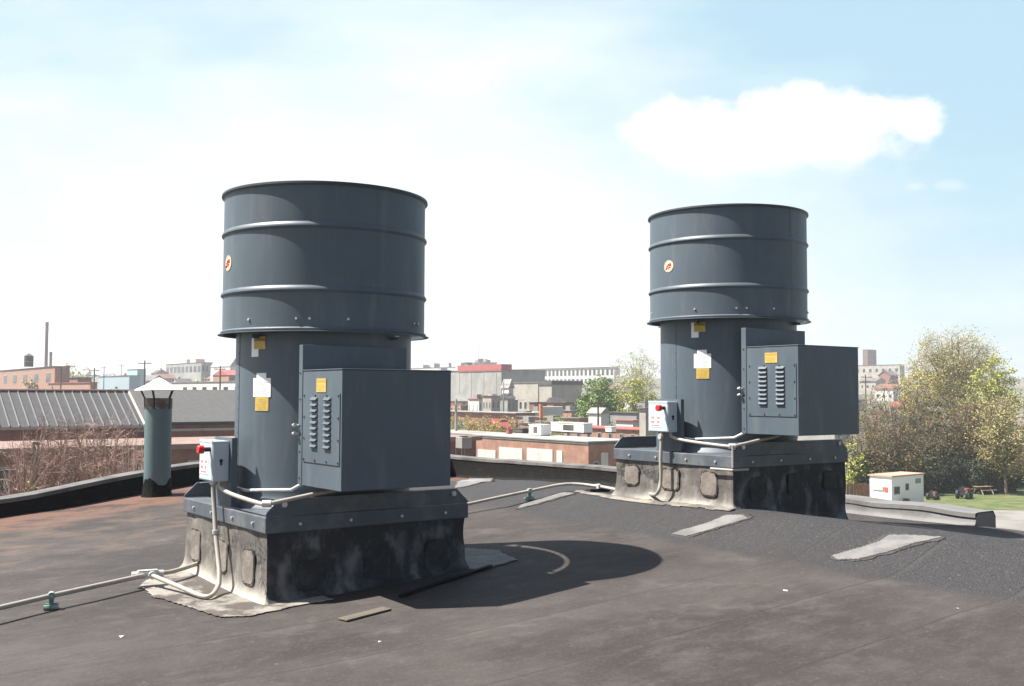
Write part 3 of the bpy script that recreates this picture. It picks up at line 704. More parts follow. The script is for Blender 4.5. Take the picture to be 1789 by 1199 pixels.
bpy.context.view_layer.update(); index_kids()
s2 = copy_tree(sw); s2.location = (FC[0], FC[1], DZ); s2.rotation_euler = (0, 0, PHI-.02)
s2['label'] = 'grey switch box with a red knob, fixed to the left end of the farther fan'

# ---- conduits ----------------------------------------------------------------
def smooth_path(pts, n=8):
    pts = [Vector(p) for p in pts]; out_ = []
    P_ = [pts[0]*2-pts[1]]+pts+[pts[-1]*2-pts[-2]]
    for i in range(1, len(P_)-2):
        for k in range(n):
            t = k/n; a, b_, c, d = P_[i-1:i+3]
            out_.append(.5*((2*b_)+(c-a)*t+(2*a-5*b_+4*c-d)*t*t+(3*b_-a-3*c+d)*t**3))
    out_.append(pts[-1]); return out_
def loc_pt(k, u_, v_, z):
    c = (NC, FC)[k]; ph = PHI-(.02 if k else 0)
    return Vector((c[0], c[1], DZ if k else 0))+Matrix.Rotation(ph, 3, 'Z') @ Vector((u_, -v_, z))
def rp(px, py, h): return at_roof(px, py, h)
J = rp(258, 1004, .10)
def ext(a, b_, t): return a+(b_-a)*t
# main run: from off frame at left to the junction and on past the back of the near curb to the far switch
a0 = rp(90, 1041, .10); Lf = ext(J, a0, 3.2); Lf.z = roofz(Lf.dot(U), Lf.dot(V))+.1
c1 = thing('conduit_run', 'long pale conduit on the roof, from the left edge to the junction fitting', 'conduit', J)
b = MB(); b.tube([Lf-J, a0-J, Vector((-.05, -.02, 0))*0+(a0-J)*.04], .019, 12); b.build('pipe', conduit_m, c1, sm=True)
b = MB()
for px, py in ((90, 1041), ): 
    p = rp(px, py, .10)-J; b.tube([p-Vector((.012, 0, 0)), p+Vector((.012, .004, 0))], .030, 12)
b.build('pipe_collar', galv, c1, sm=True)
far_pts = [loc_pt(1, -.985, -.03, .845), loc_pt(1, -.985, -.03, .50), loc_pt(1, -.985, -.03, .30)]
g_ = at_roof(1120, 862, .05)
run = [rp(321, 993, .09), uv(4.0, -9.25, .16), uv(5.1, -9.2, .23), rp(822, 880, .10), rp(925, 858, .11), rp(990, 846, .09), rp(1045, 850, .06), rp(1090, 858, .05), rp(1128, 861, .05)]
c2 = thing('conduit_run', 'pale conduit from the junction fitting behind the near curb up to the far switch', 'conduit', J)
rr = smooth_path([J+Vector((.09, .06, 0))]+run)
bend = smooth_path([run[-1], loc_pt(1, -1.0, -.08, .20), loc_pt(1, -.985, -.03, .34), loc_pt(1, -.985, -.03, .55), loc_pt(1, -.97, -.03, .845)], 8)
b = MB(); b.tube([p-J for p in rr+bend[1:]], .018, 12); b.build('pipe', conduit_m, c2, sm=True)
b = MB()
for p in (run[4], run[6], loc_pt(1, -.985, -.03, .80)):
    b.tube([p-J-Vector((.014, .008, 0)), p-J+Vector((.014, .008, 0))], .030, 12)
b.build('pipe_collar', galv, c2, sm=True)
# junction fitting
jf = thing('junction_fitting', 'grey cast junction fitting where the roof conduits meet before the near curb', 'conduit fitting', J, .45)
b = MB(); b.box((-.085, -.032, -.028), (.085, .032, .030)); b.build('fitting_body', galv, jf, bevel=.01)
b = MB(); b.box((-.075, -.027, .031), (.075, .027, .037)); b.build('cover_plate', galv, jf, bevel=.003)
for e0, e1 in (((-.12, 0, 0), (-.08, 0, 0)), ((.08, 0, 0), (.12, 0, 0)), ((.03, -.03, 0), (.03, -.07, 0))): b = MB(); b.tube([e0, e1], .03, 12); b.build('hub', galv, jf, sm=True)
# branch to the near switch
k1 = rp(360, 1043, .035)
br = [J+Vector((.05, -.04, 0)), rp(310, 1024, .06), k1, loc_pt(0, -1.035, .34, .07), loc_pt(0, -1.0, .28, .15), loc_pt(0, -.98, .19, .28), loc_pt(0, -.968, .10, .45), loc_pt(0, -.957, .03, .64), loc_pt(0, -.955, .0, .76), loc_pt(0, -.955, .0, .85)]
c3 = thing('conduit_run', 'curved pale conduit rising from the junction fitting to the near switch', 'conduit', J)
b = MB(); b.tube([p-J for p in smooth_path(br)], .018, 12); b.build('pipe', conduit_m, c3, sm=True)
b = MB(); p = loc_pt(0, -.955, 0, .82)-J; b.tube([p, p+Vector((0, 0, .03))], .030, 12); p = loc_pt(0, -.968, .10, .44)-J; b.tube([p, p+Vector((0, 0, .03))], .027, 12); b.build('pipe_collar', galv, c3, sm=True)
# flexible conduit over the cap to the motor, one per fan
for k, lb in ((0, 'white flexible conduit crossing the cap from the near switch to the near motor box'), (1, 'white flexible conduit crossing the cap from the far switch to the far motor box')):
    o0 = loc_pt(k, -.9, .05, .7)
    t = thing('flexible_conduit', lb, 'conduit', o0, 0, 'motor feed conduits')
    pts_ = [(-.93, .06, .85), (-.93, .09, .80), (-.925, .3, .765), (-.90, .78, .735), (-.87, .86, .735), (-.80, .885, .745), (-.5, .895, .79), (-.28, .90, .82), (-.15, .93, .87)]
    b = MB(); b.tube([loc_pt(k, *p)-o0 for p in smooth_path(pts_, 6)], .0165, 12); b.build('pipe', conduit_w if k > 9 else conduit_m, t, sm=True)
    b = MB(); b.tube([loc_pt(k, -.895, .84, .735)-o0, loc_pt(k, -.84, .875, .735)-o0], .027, 12); b.build('elbow', galv, t, sm=True)
    b = MB(); b.tube([loc_pt(k, -.80, -.25, .80)-o0, loc_pt(k, -.76, .2, .775)-o0, loc_pt(k, -.56, .60, .80)-o0, loc_pt(k, -.50, .70, .86)-o0], .014, 10); b.build('ground_rod', galv, t, sm=True)
# drain standpipe by the far curb's corner
t = thing('bonding_pipe', 'thin vertical pipe with a short crossbar at the corner of the far cap', 'pipe', loc_pt(1, -.9, .9, .5))
o0 = loc_pt(1, -.9, .9, .5)
b = MB(); b.tube([loc_pt(1, -.90, .895, .53)-o0, loc_pt(1, -.90, .895, .74)-o0], .011, 8); b.build('upright', conduit_m, t, sm=True)
b = MB(); b.tube([loc_pt(1, -.92, .62, .505)-o0, loc_pt(1, -.91, .90, .505)-o0, loc_pt(1, -.70, .915, .505)-o0], .012, 8); b.build('crossbar', conduit_m, t, sm=True)
# supports with green clamps
green_m = mat('green_clamp', (.08, .19, .15), .6, 0, (.3, .33, .3), 20, 3)
for i, (px, py, lb) in enumerate(((90, 1041, 'green pipe clamp holding up the roof conduit near the left edge'), (925, 858, 'green pipe clamp holding up the roof conduit between the fans'), (1045, 850, 'small dark pipe block under the conduit beside the far curb'))):
    p = (rp(px, py, .10), run[4], run[6])[i]; zr = roofz(p.dot(U), p.dot(V)); h = p.z-zr
    t = thing('pipe_support', lb, 'pipe support', (p.x, p.y, zr), .4)
    if i < 2:
        b = MB(); b.tube([(-.05, -.02, .02), (.05, -.02, .02)], .018, 8); b.tube([(-.045, .05, .018), (.045, .03, .018)], .015, 8); b.build('foot', green_m, t)
        b = MB(); b.box((-.016, -.016, .02), (.016, .016, max(.05, h-.02))); b.box((-.045, -.006, .03), (.045, .006, .045)); b.build('strut', green_m, t)
        b = MB(); b.tube([(0, -.028, h), (0, .028, h)], .028, 12); b.build('saddle', green_m, t)
    else:
        b = MB(); b.box((-.13, -.05, .0), (.13, .05, max(.03, h-.022))); b.build('block', dark_m, t, bevel=.006)
        b = MB(); b.box((-.02, -.045, h-.022), (.02, .045, h+.024)); b.build('strap', galv, t)
# loose laths and tar scraps
def board(p, q, w, th, m, label, name='wood_lath', cat='lath'):
    p, q = Vector(p), Vector(q); d = (q-p); ln = d.length; rz = math.atan2(d.y, d.x)
    b = MB(); b.box((0, -w/2, 0), (ln, w/2, th)); 
    o = b.build(name, m, bevel=.003); o.location = p+Vector((0, 0, .006)); o.rotation_euler = (0, -math.asin((q.z-p.z)/ln), rz); tag(o, label, cat); return o
pa, pb = at_roof(598, 1086), at_roof(676, 1066)
board(pa, pb, .10, .012, mat('sunbleached_lath', (.12, .1, .08), .8, 0, (.08, .065, .05), 9, 4, stretch=(.2, 3, 1)), 'short pale lath lying in the sun below the near curb')
pa, pb = at_roof(700, 1046), at_roof(858, 992)
board(pa, pb, .04, .02, tar_m, 'long black batten lying in shade along the front of the near curb', 'tarred_batten', 'batten')
rnd = random.Random(5)
b = MB()
for (px, py, s_, lb_) in ((212, 1114, .02, 'pale crumb on the open roof below the chalky spill, at left'), (1372, 1033, .02, 'pale crumb on the open roof below the middle sealant strip'), (1675, 1064, .018, 'pale crumb near the right edge of the open roof'), (664, 1122, .014, 'tiny pale crumb nearest the bottom edge, below the lath'), ):
    p = at_roof(px, py); s_ *= .6
    vs = [p+Vector((rnd.uniform(-1, 1)*s_*1.5, rnd.uniform(-1, 1)*s_*1.5, rnd.uniform(0, 1)*s_)) for _ in range(7)]
    bm_ = bmesh.new(); [bm_.verts.new(v_) for v_ in vs]; bmesh.ops.convex_hull(bm_, input=bm_.verts); bm_.verts.ensure_lookup_table(); bm_.verts.index_update()
    b = MB(); b.add([v_.co-p for v_ in bm_.verts], [[v_.index for v_ in f.verts] for f in bm_.faces]); bm_.free()
    o = b.build('mortar_crumb', white_wall); o.location = p; tag(o, lb_, 'crumb', 'pale crumbs scattered on the roof')

# ---- vent stack -----------------------------------------------------------------
sp_ = at_roof(274, 866); h0 = sp_.z; D = sp_.y
k = D/F; rs = 22.5*k
vt = thing('vent_stack', 'pale blue round vent stack with a white conical cap by the parapet', 'vent stack', sp_)
b = MB(); b.lathe([(rs, 0), (rs, 168*k), (rs-.006, 168*k), (rs-.006, 0)], 48); st = b.build('stack_pipe', teal, vt, sm=True)
b = MB()
n = 48; vs = []; fs = []
for i in range(n):
    a = 2*math.pi*i/n; h = (24+7*math.sin(a*3+1)+5*noise.noise(Vector((math.cos(a)*3, math.sin(a)*3, 0))))*k
    for r_, z in ((rs+.03, -.01), (rs+.012, .05), (rs+.008, h), (rs+.002, h+.004)): vs.append((r_*math.cos(a), r_*math.sin(a), z))
for i in range(n):
    for j in range(3): fs.append((4*i+j, 4*((i+1) % n)+j, 4*((i+1) % n)+j+1, 4*i+j+1))
b.add(vs, fs); b.build('tar_collar', tar_m, vt, sm=True)
b = MB(); b.lathe([(rs+.003, 150*k), (rs+.003, 167*k), (rs+.006, 168.5*k), (rs-.008, 169*k)], 48); b.build('rusty_top_band', mat('rusty_band', (.10, .06, .045), .7, 0, (.2, .25, .26), 9, 5, .4, .7), vt, sm=True)
zc = 182*k; rc = 40*k
b = MB(); b.lathe([(rc, zc), (rc, zc+.012), (rc*.55, zc+10*k), (rc*.25, zc+18*k), (.02, zc+22*k), (0, zc+22.5*k)], 48); b.lathe([(rc-.003, zc), (rc*.55, zc+9*k), (0, zc+21*k)], 48)
b.build('rain_cap', white_m, vt, sm=True)
for a in (200, 270, 340, 60, 130):
    b = MB(); ca, sa = math.cos(R(a)), math.sin(R(a)); b.tube([(rs*ca, rs*sa, 150*k), ((rs+.004)*ca, (rs+.004)*sa, 169*k), (rs*1.35*ca, rs*1.35*sa, 184*k)], .011, 6); b.build('cap_strap', dark_m, vt)
#@@CITY
# ================================================================== THE TOWN
def gz(x, y):
    d = math.hypot(x, y)
    return GZ+17*sst((d-200)/450)+15*sst((d-650)/1300)
def pxof(P):
    x, y, z = P.x, P.y, P.z-EYE
    c, s = math.cos(PITCH), math.sin(PITCH); d = y*c+z*s; vv = -y*s+z*c
    X, Y = F*x/d, -F*vv/d; c, s = math.cos(ROLL), math.sin(ROLL)
    return 894.5+X*c-Y*s, 599.5+X*s+Y*c
def solve(P, D_, px, hi=500):
    s0_ = 1 if pxof(P)[0] < px else -1
    a, b_ = 0, hi
    if (pxof(P+D_*b_)[0] < px) == (s0_ == 1): return b_
    for _ in range(40):
        m = (a+b_)/2
        if (pxof(P+D_*m)[0] < px) == (s0_ == 1): a = m
        else: b_ = m
    return (a+b_)/2
# ground sheet out to the horizon
def ground_mat():
    m = bpy.data.materials.new('town_ground'); m.use_nodes = True; t = m.node_tree; b = t.nodes['Principled BSDF']
    P = N(t, 'ShaderNodeNewGeometry').outputs['Position']
    a = nz(t, P, .03, 6, .6); c = nz(t, P, .25, 6, .65)
    k = mixc(t, smooth(t, a, .45, .58), (.16, .14, .115), (.07, .095, .035)); k = mixc(t, M_(t, 'MULTIPLY', smooth(t, c, .45, .7), .6), k, (.26, .23, .2))
    L(t, k, b.inputs['Base Color']); b.inputs['Roughness'].default_value = .95; return m
b = MB(); rad = [0, 15, 30, 50, 75, 100, 130, 165, 200, 240, 280, 320, 360, 400, 450, 500, 560, 620, 700, 800, 950, 1150, 1400, 1700, 2000, 2600, 3500, 6000]
NA = 96; vs = []
for r_ in rad[1:]:
    for k in range(NA):
        a = 2*math.pi*k/NA; x, y = r_*math.cos(a), r_*math.sin(a); vs.append((x, y, gz(x, y)))
vs.append((0, 0, GZ)); fs = [(k, (k+1) % NA, len(vs)-1) for k in range(NA)]
for i in range(len(rad)-2): fs += [(i*NA+k, (i+1)*NA+k, (i+1)*NA+(k+1) % NA, i*NA+(k+1) % NA) for k in range(NA)]
b.add(vs, fs); tag(b.build('ground', ground_mat(), sm=True), kind='structure')
def flat(name, pts, m, lift=.03):
    b = MB(); b.add([(x, y, GZ+lift) for x, y in pts], [tuple(range(len(pts)))]); return tag(b.build(name, m), kind='structure')
grass_m = mat('mown_grass', (.05, .085, .018), .95, 0, (.12, .125, .045), .7, 7, .38, .62, .8, 12)
flat('grass_lawn', [(24, 88), (70, 84), (90, 130), (24, 130)], grass_m, .03)
flat('parking_lot', [(22, 62), (75, 55), (75, 83.5), (24, 87.5)], concrete, .05)
flat('road', [(-60, 100), (14, 92), (14, 104), (-60, 112)], asphalt, .04)

class Bl:
    """ grid aligned building: near corner at pixel column pc and depth d; one side runs back left, the other back right """
    def __init__(s, name, label, cat, pl_, pc, pr_, d, ytop, wall, roof, group=None, over=.25, rise=None, ridge='u', zb=None, base=0, rt=.35):
        top = at(pc, ytop, d); g = gz(top.x, top.y)-1.5+base if zb is None else zb
        s.C = Vector((top.x, top.y, 0)); s.lv = solve(top, -V, pl_) if pl_ is not None else 8; s.lu = solve(top, U, pr_) if pr_ is not None else 8
        s.g = g; s.h = top.z-g; s.o = thing(name, label, cat, (top.x, top.y, g), PHI, group)
        b = MB(); b.box((0, 0, 0), (s.lu, s.lv, s.h-.05)); s.wall = b.build('wall', wall, s.o)
        b = MB()
        if rise is None:
            b.box((-over, -over, s.h-.05), (s.lu+over, s.lv+over, s.h+rt-.3)); b.build('roof', roof, s.o)
        else:
            h, lu, lv, e = s.h-.05, s.lu, s.lv, over
            if ridge == 'u': vs = [(-e, -e, h), (lu+e, -e, h), (lu+e, lv+e, h), (-e, lv+e, h), (-e, lv/2, h+rise), (lu+e, lv/2, h+rise)]; fs = [(0, 1, 5, 4), (2, 3, 4, 5), (0, 4, 3), (1, 2, 5), (0, 3, 2, 1)]
            else: vs = [(-e, -e, h), (lu+e, -e, h), (lu+e, lv+e, h), (-e, lv+e, h), (lu/2, -e, h+rise), (lu/2, lv+e, h+rise)]; fs = [(0, 4, 5, 3), (1, 2, 5, 4), (0, 1, 4), (2, 3, 5), (0, 3, 2, 1)]
            b.add(vs, fs); b.build('roof', roof, s.o)
        if rise is None and s.lu > 5 and s.lv > 5:
            rq = random.Random(int(pc*7+d))
            for _ in range(4):
                x, y = rq.uniform(.3, s.lu*.8), rq.uniform(.3, min(s.lv*.85, 40)); w_, h_ = rq.uniform(.6, 1.8)*(1+d/400), rq.uniform(.5, 1.2)*(1+d/500)
                b = MB(); b.box((x, y, s.h+rt-.3), (x+w_, y+w_*rq.uniform(.7, 1.6), s.h+rt-.3+h_)); b.box((x-.08, y-.08, s.h+rt-.3+h_), (x+w_+.08, y+w_*.7+.08, s.h+rt-.3+h_+.07)); b.build('roof_vent', rq.choice((grey_wall, white_wall, roof_dark, galv)), s.o)
    def left(s, px): # local y on the left face for a pixel column
        return solve(s.C+Vector((0, 0, s.g)), -V, px)
    def right(s, px): return solve(s.C+Vector((0, 0, s.g)), U, px)
    def zl(s, px, py):
        p = s.C-V*s.left(px); return at(px, py, p.y).z-s.g
    def zr(s, px, py):
        p = s.C+U*s.right(px); return at(px, py, p.y).z-s.g
    def panel(s, face, a0, a1, z0, z1, m, name='window', fr=trim, fw=.1, pane=None, out=.05):
        if a1 < a0: a0, a1 = a1, a0
        b = MB()
        if face == 'l': b.box((-out, a0, z0), (0.01, a1, z1))
        else: b.box((a0, -out, z0), (a1, 0.01, z1))
        w_ = b.build(name, fr if pane else m, s.o)
        if pane:
            b = MB()
            if face == 'l': b.box((-out-.02, a0+fw, z0+fw), (-out+.005, a1-fw, z1-fw))
            else: b.box((a0+fw, -out-.02, z0+fw), (a1-fw, -out+.005, z1-fw))
            b.build('pane', pane, w_)
        return w_
    def rowl(s, n, z0, z1, wd=.5, pane=glass, a0=0, a1=None, fw=.08):
        a1 = a1 or s.lv; st_ = (a1-a0)/n
        for i in range(n): s.panel('l', a0+st_*(i+.5-wd/2), a0+st_*(i+.5+wd/2), z0, z1, trim, 'window', trim, fw, pane)
    def rowr(s, n, z0, z1, wd=.5, pane=glass, a0=0, a1=None, fw=.08):
        a1 = a1 or s.lu; st_ = (a1-a0)/n
        for i in range(n): s.panel('r', a0+st_*(i+.5-wd/2), a0+st_*(i+.5+wd/2), z0, z1, trim, 'window', trim, fw, pane)
# --- middle: brick building with white bays
B = Bl('brick_workshop', 'low orange brick workshop with white bay doors, just past the parapet between the fans', 'building', 826, 1028, 1112, 75, 776, brick_tan, roof_grey, over=.05, rt=.42)
for x0, x1, y0, y1, nm in ((872, 913, 784, 822, 'bay_door'), (921, 966, 786, 826, 'bay_door'), (973, 983, 788, 828, 'door')):
    B.panel('l', B.left(x0), B.left(x1), B.zl(x1, y1), B.zl(x1, y0), white_wall, nm, white_wall, out=.06)
B.panel('l', B.left(835), B.left(866), B.zl(850, 812), B.zl(850, 786), white_wall, 'bay_door', white_wall, out=.06)
B.panel('r', B.right(1050), B.right(1062), 0, B.zr(1055, 791), white_wall, 'door', white_wall)
B.panel('r', B.right(1036), B.right(1046), B.zr(1040, 818), B.zr(1040, 806), white_wall, 'window', trim, .1, glass)
b = MB(); b.box((-.02, -.02, B.h-.55), (B.lu*.999, B.lv, B.h-.35)); 
b = MB(); b.box((-.09, -.09, B.h+.12), (B.lu+.1, B.lv+.1, B.h+.2)); b.build('roof_edge', trim, B.o)
def roof_unit(px, d, z, w_, dd, h_, m, label, name='rooftop_unit', cat='rooftop unit', y=None, grille=True):
    p = at(px, 700, d); p = Vector((p.x, p.y, z)); t = thing(name, label, cat, p, PHI)
    b = MB(); b.box((0, 0, .12), (dd, w_, h_)); b.build('casing', m, t, bevel=.03)
    b = MB(); b.box((-.04, -.04, h_), (dd+.04, w_+.04, h_+.05)); b.build('lid', m, t)
    b = MB(); b.box((.05, .05, 0), (dd-.05, w_-.05, .12)); b.build('curb', roof_dark, t)
    if grille: b = MB(); b.box((-.02, w_*.3, h_*.3), (0, w_*.62, h_*.85)); b.build('grille', roof_dark, t)
    return t
zt_ = B.g+B.h+.12
roof_unit(945, 84, zt_, 1.6, 1.0, .95, white_m, 'white box unit on the workshop roof, left of the longer white one')
roof_unit(1020, 90, zt_, 4.6, 1.0, .9, white_m, 'long white box unit on the workshop roof with a dark vent')
roof_unit(889, 88, zt_, .4, .4, .45, roof_red, 'small dark red vent box on the workshop roof', 'roof_vent', 'roof vent', grille=False)
roof_unit(913, 90, zt_, 1.2, .7, .42, roof_dark, 'low black hatch on the workshop roof beside the red vent box', 'roof_hatch', 'roof hatch', grille=False)
roof_unit(1068, 92, zt_, .8, .6, .55, white_m, 'small pale unit on the workshop roof nearest the far curb', grille=False)
# neighbours
B = Bl('white_roofed_shed', 'white roofed shed directly right of the near motor box', 'building', 730, 842, 905, 88, 760, grey_wall, roof_white, over=.3); B.rowl(5, 1, 2.6)
t = thing('cooling_unit', 'dark condenser on a frame in front of the white roofed shed', 'rooftop unit', at(810, 795, 70), PHI)
b = MB(); b.box((-.4, -.4, .45), (.4, .4, 1.2)); b.build('casing', grey_wall, t, bevel=.03)
b = MB(); b.lathe([(.3, 1.2), (.3, 1.28), (0, 1.28)], 20); b.build('fan_guard', roof_dark, t)
for sx, sy in ((-1, -1), (-1, 1), (1, -1), (1, 1)):
    b = MB(); b.box((sx*.36-.03, sy*.36-.03, -.3), (sx*.36+.03, sy*.36+.03, .45)); b.build('leg', roof_dark, t)
p_ = at(810, 800, 70); b = MB(); b.box((-2.5, -2, GZ-p_.z), (2.5, 3, -.3)); o = b.build('plinth_block', brick); o.location = p_; o.rotation_euler = (0, 0, PHI); tag(o, 'small flat roofed brick block carrying the dark condenser', 'building')
B = Bl('low_brick_store', 'long low pink brick store behind the workshop', 'building', 985, 1116, 1170, 112, 751, brick_tan, roof_red); B.rowl(7, B.h-1.3, B.h-.5, .35)
B = Bl('tan_block', 'plain tan block next to the far switch box', 'building', 1117, 1128, 1175, 106, 713, pale_wall, roof_grey)
B = Bl('white_shed', 'small white shed at the foot of the dark green tree', 'building', 1028, 1050, 1064, 142, 722, white_wall, roof_white, rise=.8, ridge='v'); B.rowl(2, 2, 3.2)
B = Bl('grey_store', 'long pale grey store right of the white shed', 'building', 1062, 1112, 1180, 152, 721, grey_wall, roof_grey); B.rowl(4, 2, 3.5)
B = Bl('white_hut', 'tiny white flat hut before the grey store', 'building', 1076, 1106, 1121, 126, 735, white_wall, roof_red)
B = Bl('brick_row', 'long red brick wall building with a pale roof line behind the brush', 'building', 600, 902, 935, 168, 722, brick, roof_white, over=.5); B.rowl(16, 2.0, 3.2, .35)
B = Bl('brick_yard', 'brown brick yard building right of the orange topped pole', 'building', 905, 1012, 1030, 150, 731, brick_tan, roof_grey); B.rowl(6, B.h-1.8, B.h-.7, .4)
B = Bl('white_roofed_hall', 'long hall with a broad white roof below the grey panel building', 'building', 600, 872, 905, 235, 699, grey_wall, roof_white, over=1.2); B.rowl(14, 2.0, 4.2, .6)
B = Bl('panel_warehouse', 'big blank grey panel warehouse under the dark red fascia', 'building', 560, 876, 952, 300, 646, grey_wall, roof_grey)
b = MB(); b.box((-.25, -.25, B.h-.3), (.05, B.left(800), B.h+1.6)); b.box((.05, -.25, B.h-.3), (B.right(893), .05, B.h+1.6)); b.build('fascia', roof_red, B.o)
for k in range(9): 
    a = B.lv*(.02+k*.055); b = MB(); b.box((-.1, a, 1), (0.01, a+.18, B.h-.3)); b.build('panel_rib', pale_wall, B.o)
B = Bl('white_gabled_house', 'narrow white gabled house beside the grey warehouse', 'house', 877, 889, 897, 248, 678, white_wall, roof_white, rise=2.2, ridge='v'); B.rowl(1, 4, 6, .5); B.rowr(1, 4, 6, .4)
B = Bl('pale_apartment', 'pale cream block between the white gable and the beige works', 'building', 889, 940, 950, 262, 668, pale_wall, roof_white); B.rowl(6, 2.5, 4.2); B.rowl(6, 6.2, 8)
B = Bl('beige_works', 'beige works with a dark flat roof left of the green tree', 'building', 942, 964, 1016, 236, 672, pale_wall, roof_dark, rt=1.2); B.rowr(3, 3.5, 6, .25); B.rowl(2, 5, 6.6, .3)
B = Bl('red_annex', 'low dark red annex at the foot of the beige works', 'building', 925, 934, 1008, 222, 703, brick_dk, roof_grey); B.rowr(6, 1.8, 3, .5)
B = Bl('long_mill', 'long white mill on the skyline with a row of dark windows', 'mill', 893, 1073, 1083, 560, 641, white_wall, roof_red, over=.8); B.rowl(26, B.h-4.6, B.h-1.0, .62, glass, fw=.15); B.rowl(26, B.h-9.5, B.h-6.2, .62, glass, fw=.15)
B = Bl('skyline_block', 'long low pale block on the skyline just right of the near fan', 'building', 700, 800, 830, 520, 641, white_wall, roof_dark); B.rowl(10, B.h-3, B.h-1.4, .5)
B = Bl('penthouse_block', 'small cream building with a flat red cap on the skyline beside the tall mast', 'building', 827, 846, 868, 640, 633, pale_wall, roof_red, over=.8); B.rowl(3, B.h-3, B.h-1.5); B.rowr(3, B.h-3, B.h-1.5)
B = Bl('skyline_tower_block', 'brown square tower block on the skyline by the far motor box', 'tower block', 1507, 1516, 1531, 700, 611, brick_dk, roof_dark)
for k in range(5): B.rowr(4, B.h-3.2-3*k, B.h-1.6-3*k, .45); B.rowl(3, B.h-3.2-3*k, B.h-1.6-3*k, .4)
B = Bl('long_tan_hall', 'long tan hall on the skyline below the brown tower block', 'building', 1440, 1572, 1580, 560, 637, pale_wall, roof_grey); B.rowl(12, B.h-4, B.h-2, .4)
# --- left side
B = Bl('stepped_brick_mill', 'tan and brick mill with a stepped roof at the far left edge', 'mill', -40, 96, 122, 235, 640, brick_tan, roof_dark); B.rowl(8, B.h-3.6, B.h-1.4, .35); B.rowl(8, B.h-8, B.h-5.6, .35)
B = Bl('dark_roof_mill', 'low brick mill with a dark roof behind the two left utility poles', 'mill', 60, 136, 160, 262, 660, brick, roof_dark); B.rowl(6, 5, 7, .4)
B = Bl('orange_brick_store', 'orange brick store above the left end of the seamed roof', 'building', 84, 158, 170, 210, 668, brick_tan, roof_red); B.rowl(5, B.h-3, B.h-1.4, .3)
B = Bl('orange_low_store', 'very low orange brick store right above the ridge of the seamed roof', 'building', 150, 216, 232, 180, 682, brick_tan, roof_red)
B = Bl('windowed_factory', 'long grey factory on the left skyline with broad window bands', 'factory', 290, 352, 372, 480, 633, grey_wall, roof_red); B.rowl(9, B.h-4.5, B.h-1.5, .7); B.rowr(3, B.h-4.5, B.h-1.5, .7)
B = Bl('sloping_roof_shed', 'pale shed with a sloping roof left of the near fan', 'building', 368, 402, 420, 430, 640, white_wall, roof_white, rise=3.5, ridge='v'); B.rowl(4, 3, 5)
B = Bl('orange_house_row', 'row of orange houses just left of the near fan', 'house', 372, 400, 440, 300, 655, brick_tan, roof_red, rise=1.6); B.rowl(4, 3, 4.6, .4); B.rowr(3, 3, 4.6, .4)
B = Bl('long_white_store', 'long white store behind the plain grey roof', 'building', 300, 425, 450, 230, 666, white_wall, roof_white); B.rowl(7, B.h-2.4, B.h-1.2, .4)
B = Bl('blue_plant_hall', 'blue grey plant hall left of the vent stack cap', 'building', 172, 226, 245, 340, 656, mat('blue_cladding', (.25, .33, .36), .6), roof_grey); B.rowl(5, 4, 6, .5)
B = Bl('teal_silo_house', 'small teal hall behind the tall brown pole', 'building', 222, 240, 255, 380, 645, mat('teal_cladding', (.3, .45, .47), .6), roof_white); B.rowl(2, 5, 7, .5)
# chimneys
def chimney(px, ytop, ybot, d, r_, label):
    p = at(px, ybot, d); zt_ = at(px, ytop, d).z; g = gz(p.x, p.y)
    t = thing('factory_chimney', label, 'chimney', (p.x, p.y, g))
    b = MB(); b.lathe([(r_*1.25, 0), (r_, zt_-g-1.5), (r_*1.12, zt_-g-1.4), (r_*1.12, zt_-g), (r_*.7, zt_-g), (r_*.7, zt_-g-2)], 20); b.build('shaft', brick_dk, t, sm=True)
    b = MB(); b.lathe([(r_*1.18, zt_-g-3.2), (r_*1.2, zt_-g-2.6), (r_*1.06, zt_-g-2.5)], 20); b.build('band', roof_red, t)
chimney(80, 563, 655, 400, .55, 'tallest thin brick chimney on the left skyline')
chimney(88, 615, 655, 410, .5, 'shorter dark chimney right beside the tallest one')
t = thing('water_tank', 'dark tank on a stepped roof at the left edge', 'tank', at(50, 641, 236)); 
b = MB(); b.lathe([(0, 0), (1.0, 0), (1.0, 2.5), (0, 3.1)], 20); b.build('tank_shell', roof_dark, t, sm=True); b = MB(); b.lathe([(1.04, 1.1), (1.04, 1.2), (.98, 1.2)], 20); b.build('hoop', grey_wall, t)
def pole(px, ytop, d, label, arms=1, name='utility_pole', cat='utility pole', m=pole_m, ins=True):
    pt = at(px, ytop, d); g = gz(pt.x, pt.y); h = pt.z-g
    t = thing(name, label, cat, (pt.x, pt.y, g), random.uniform(-.5, .5)); b = MB(); b.tube([(0, 0, 0), (0, 0, h)], .17, 8, .11); b.build('shaft', m, t, sm=True)
    for k in range(arms):
        z = h-.5-.9*k; b = MB(); b.box((-1.1, -.16, z-.06), (1.1, -.06, z+.06)); c_ = b.build('crossarm', m, t)
        if ins:
            for x in (-1, -.6, .6, 1): b = MB(); b.lathe([(.05, z+.06), (.07, z+.14), (.03, z+.2), (0, z+.2)], 8, (x, -.11, 0)); b.build('insulator', grey_wall, c_)
    return t
pole(107, 640, 190, 'dark utility pole before the dark roofed mill', 2); pole(165, 643, 185, 'utility pole with two crossarms right of the orange brick store', 2)
pole(253, 630, 175, 'tall reddish brown pole standing left of the vent stack cap', 1); pole(385, 640, 165, 'brown utility pole just left of the near fan', 1)
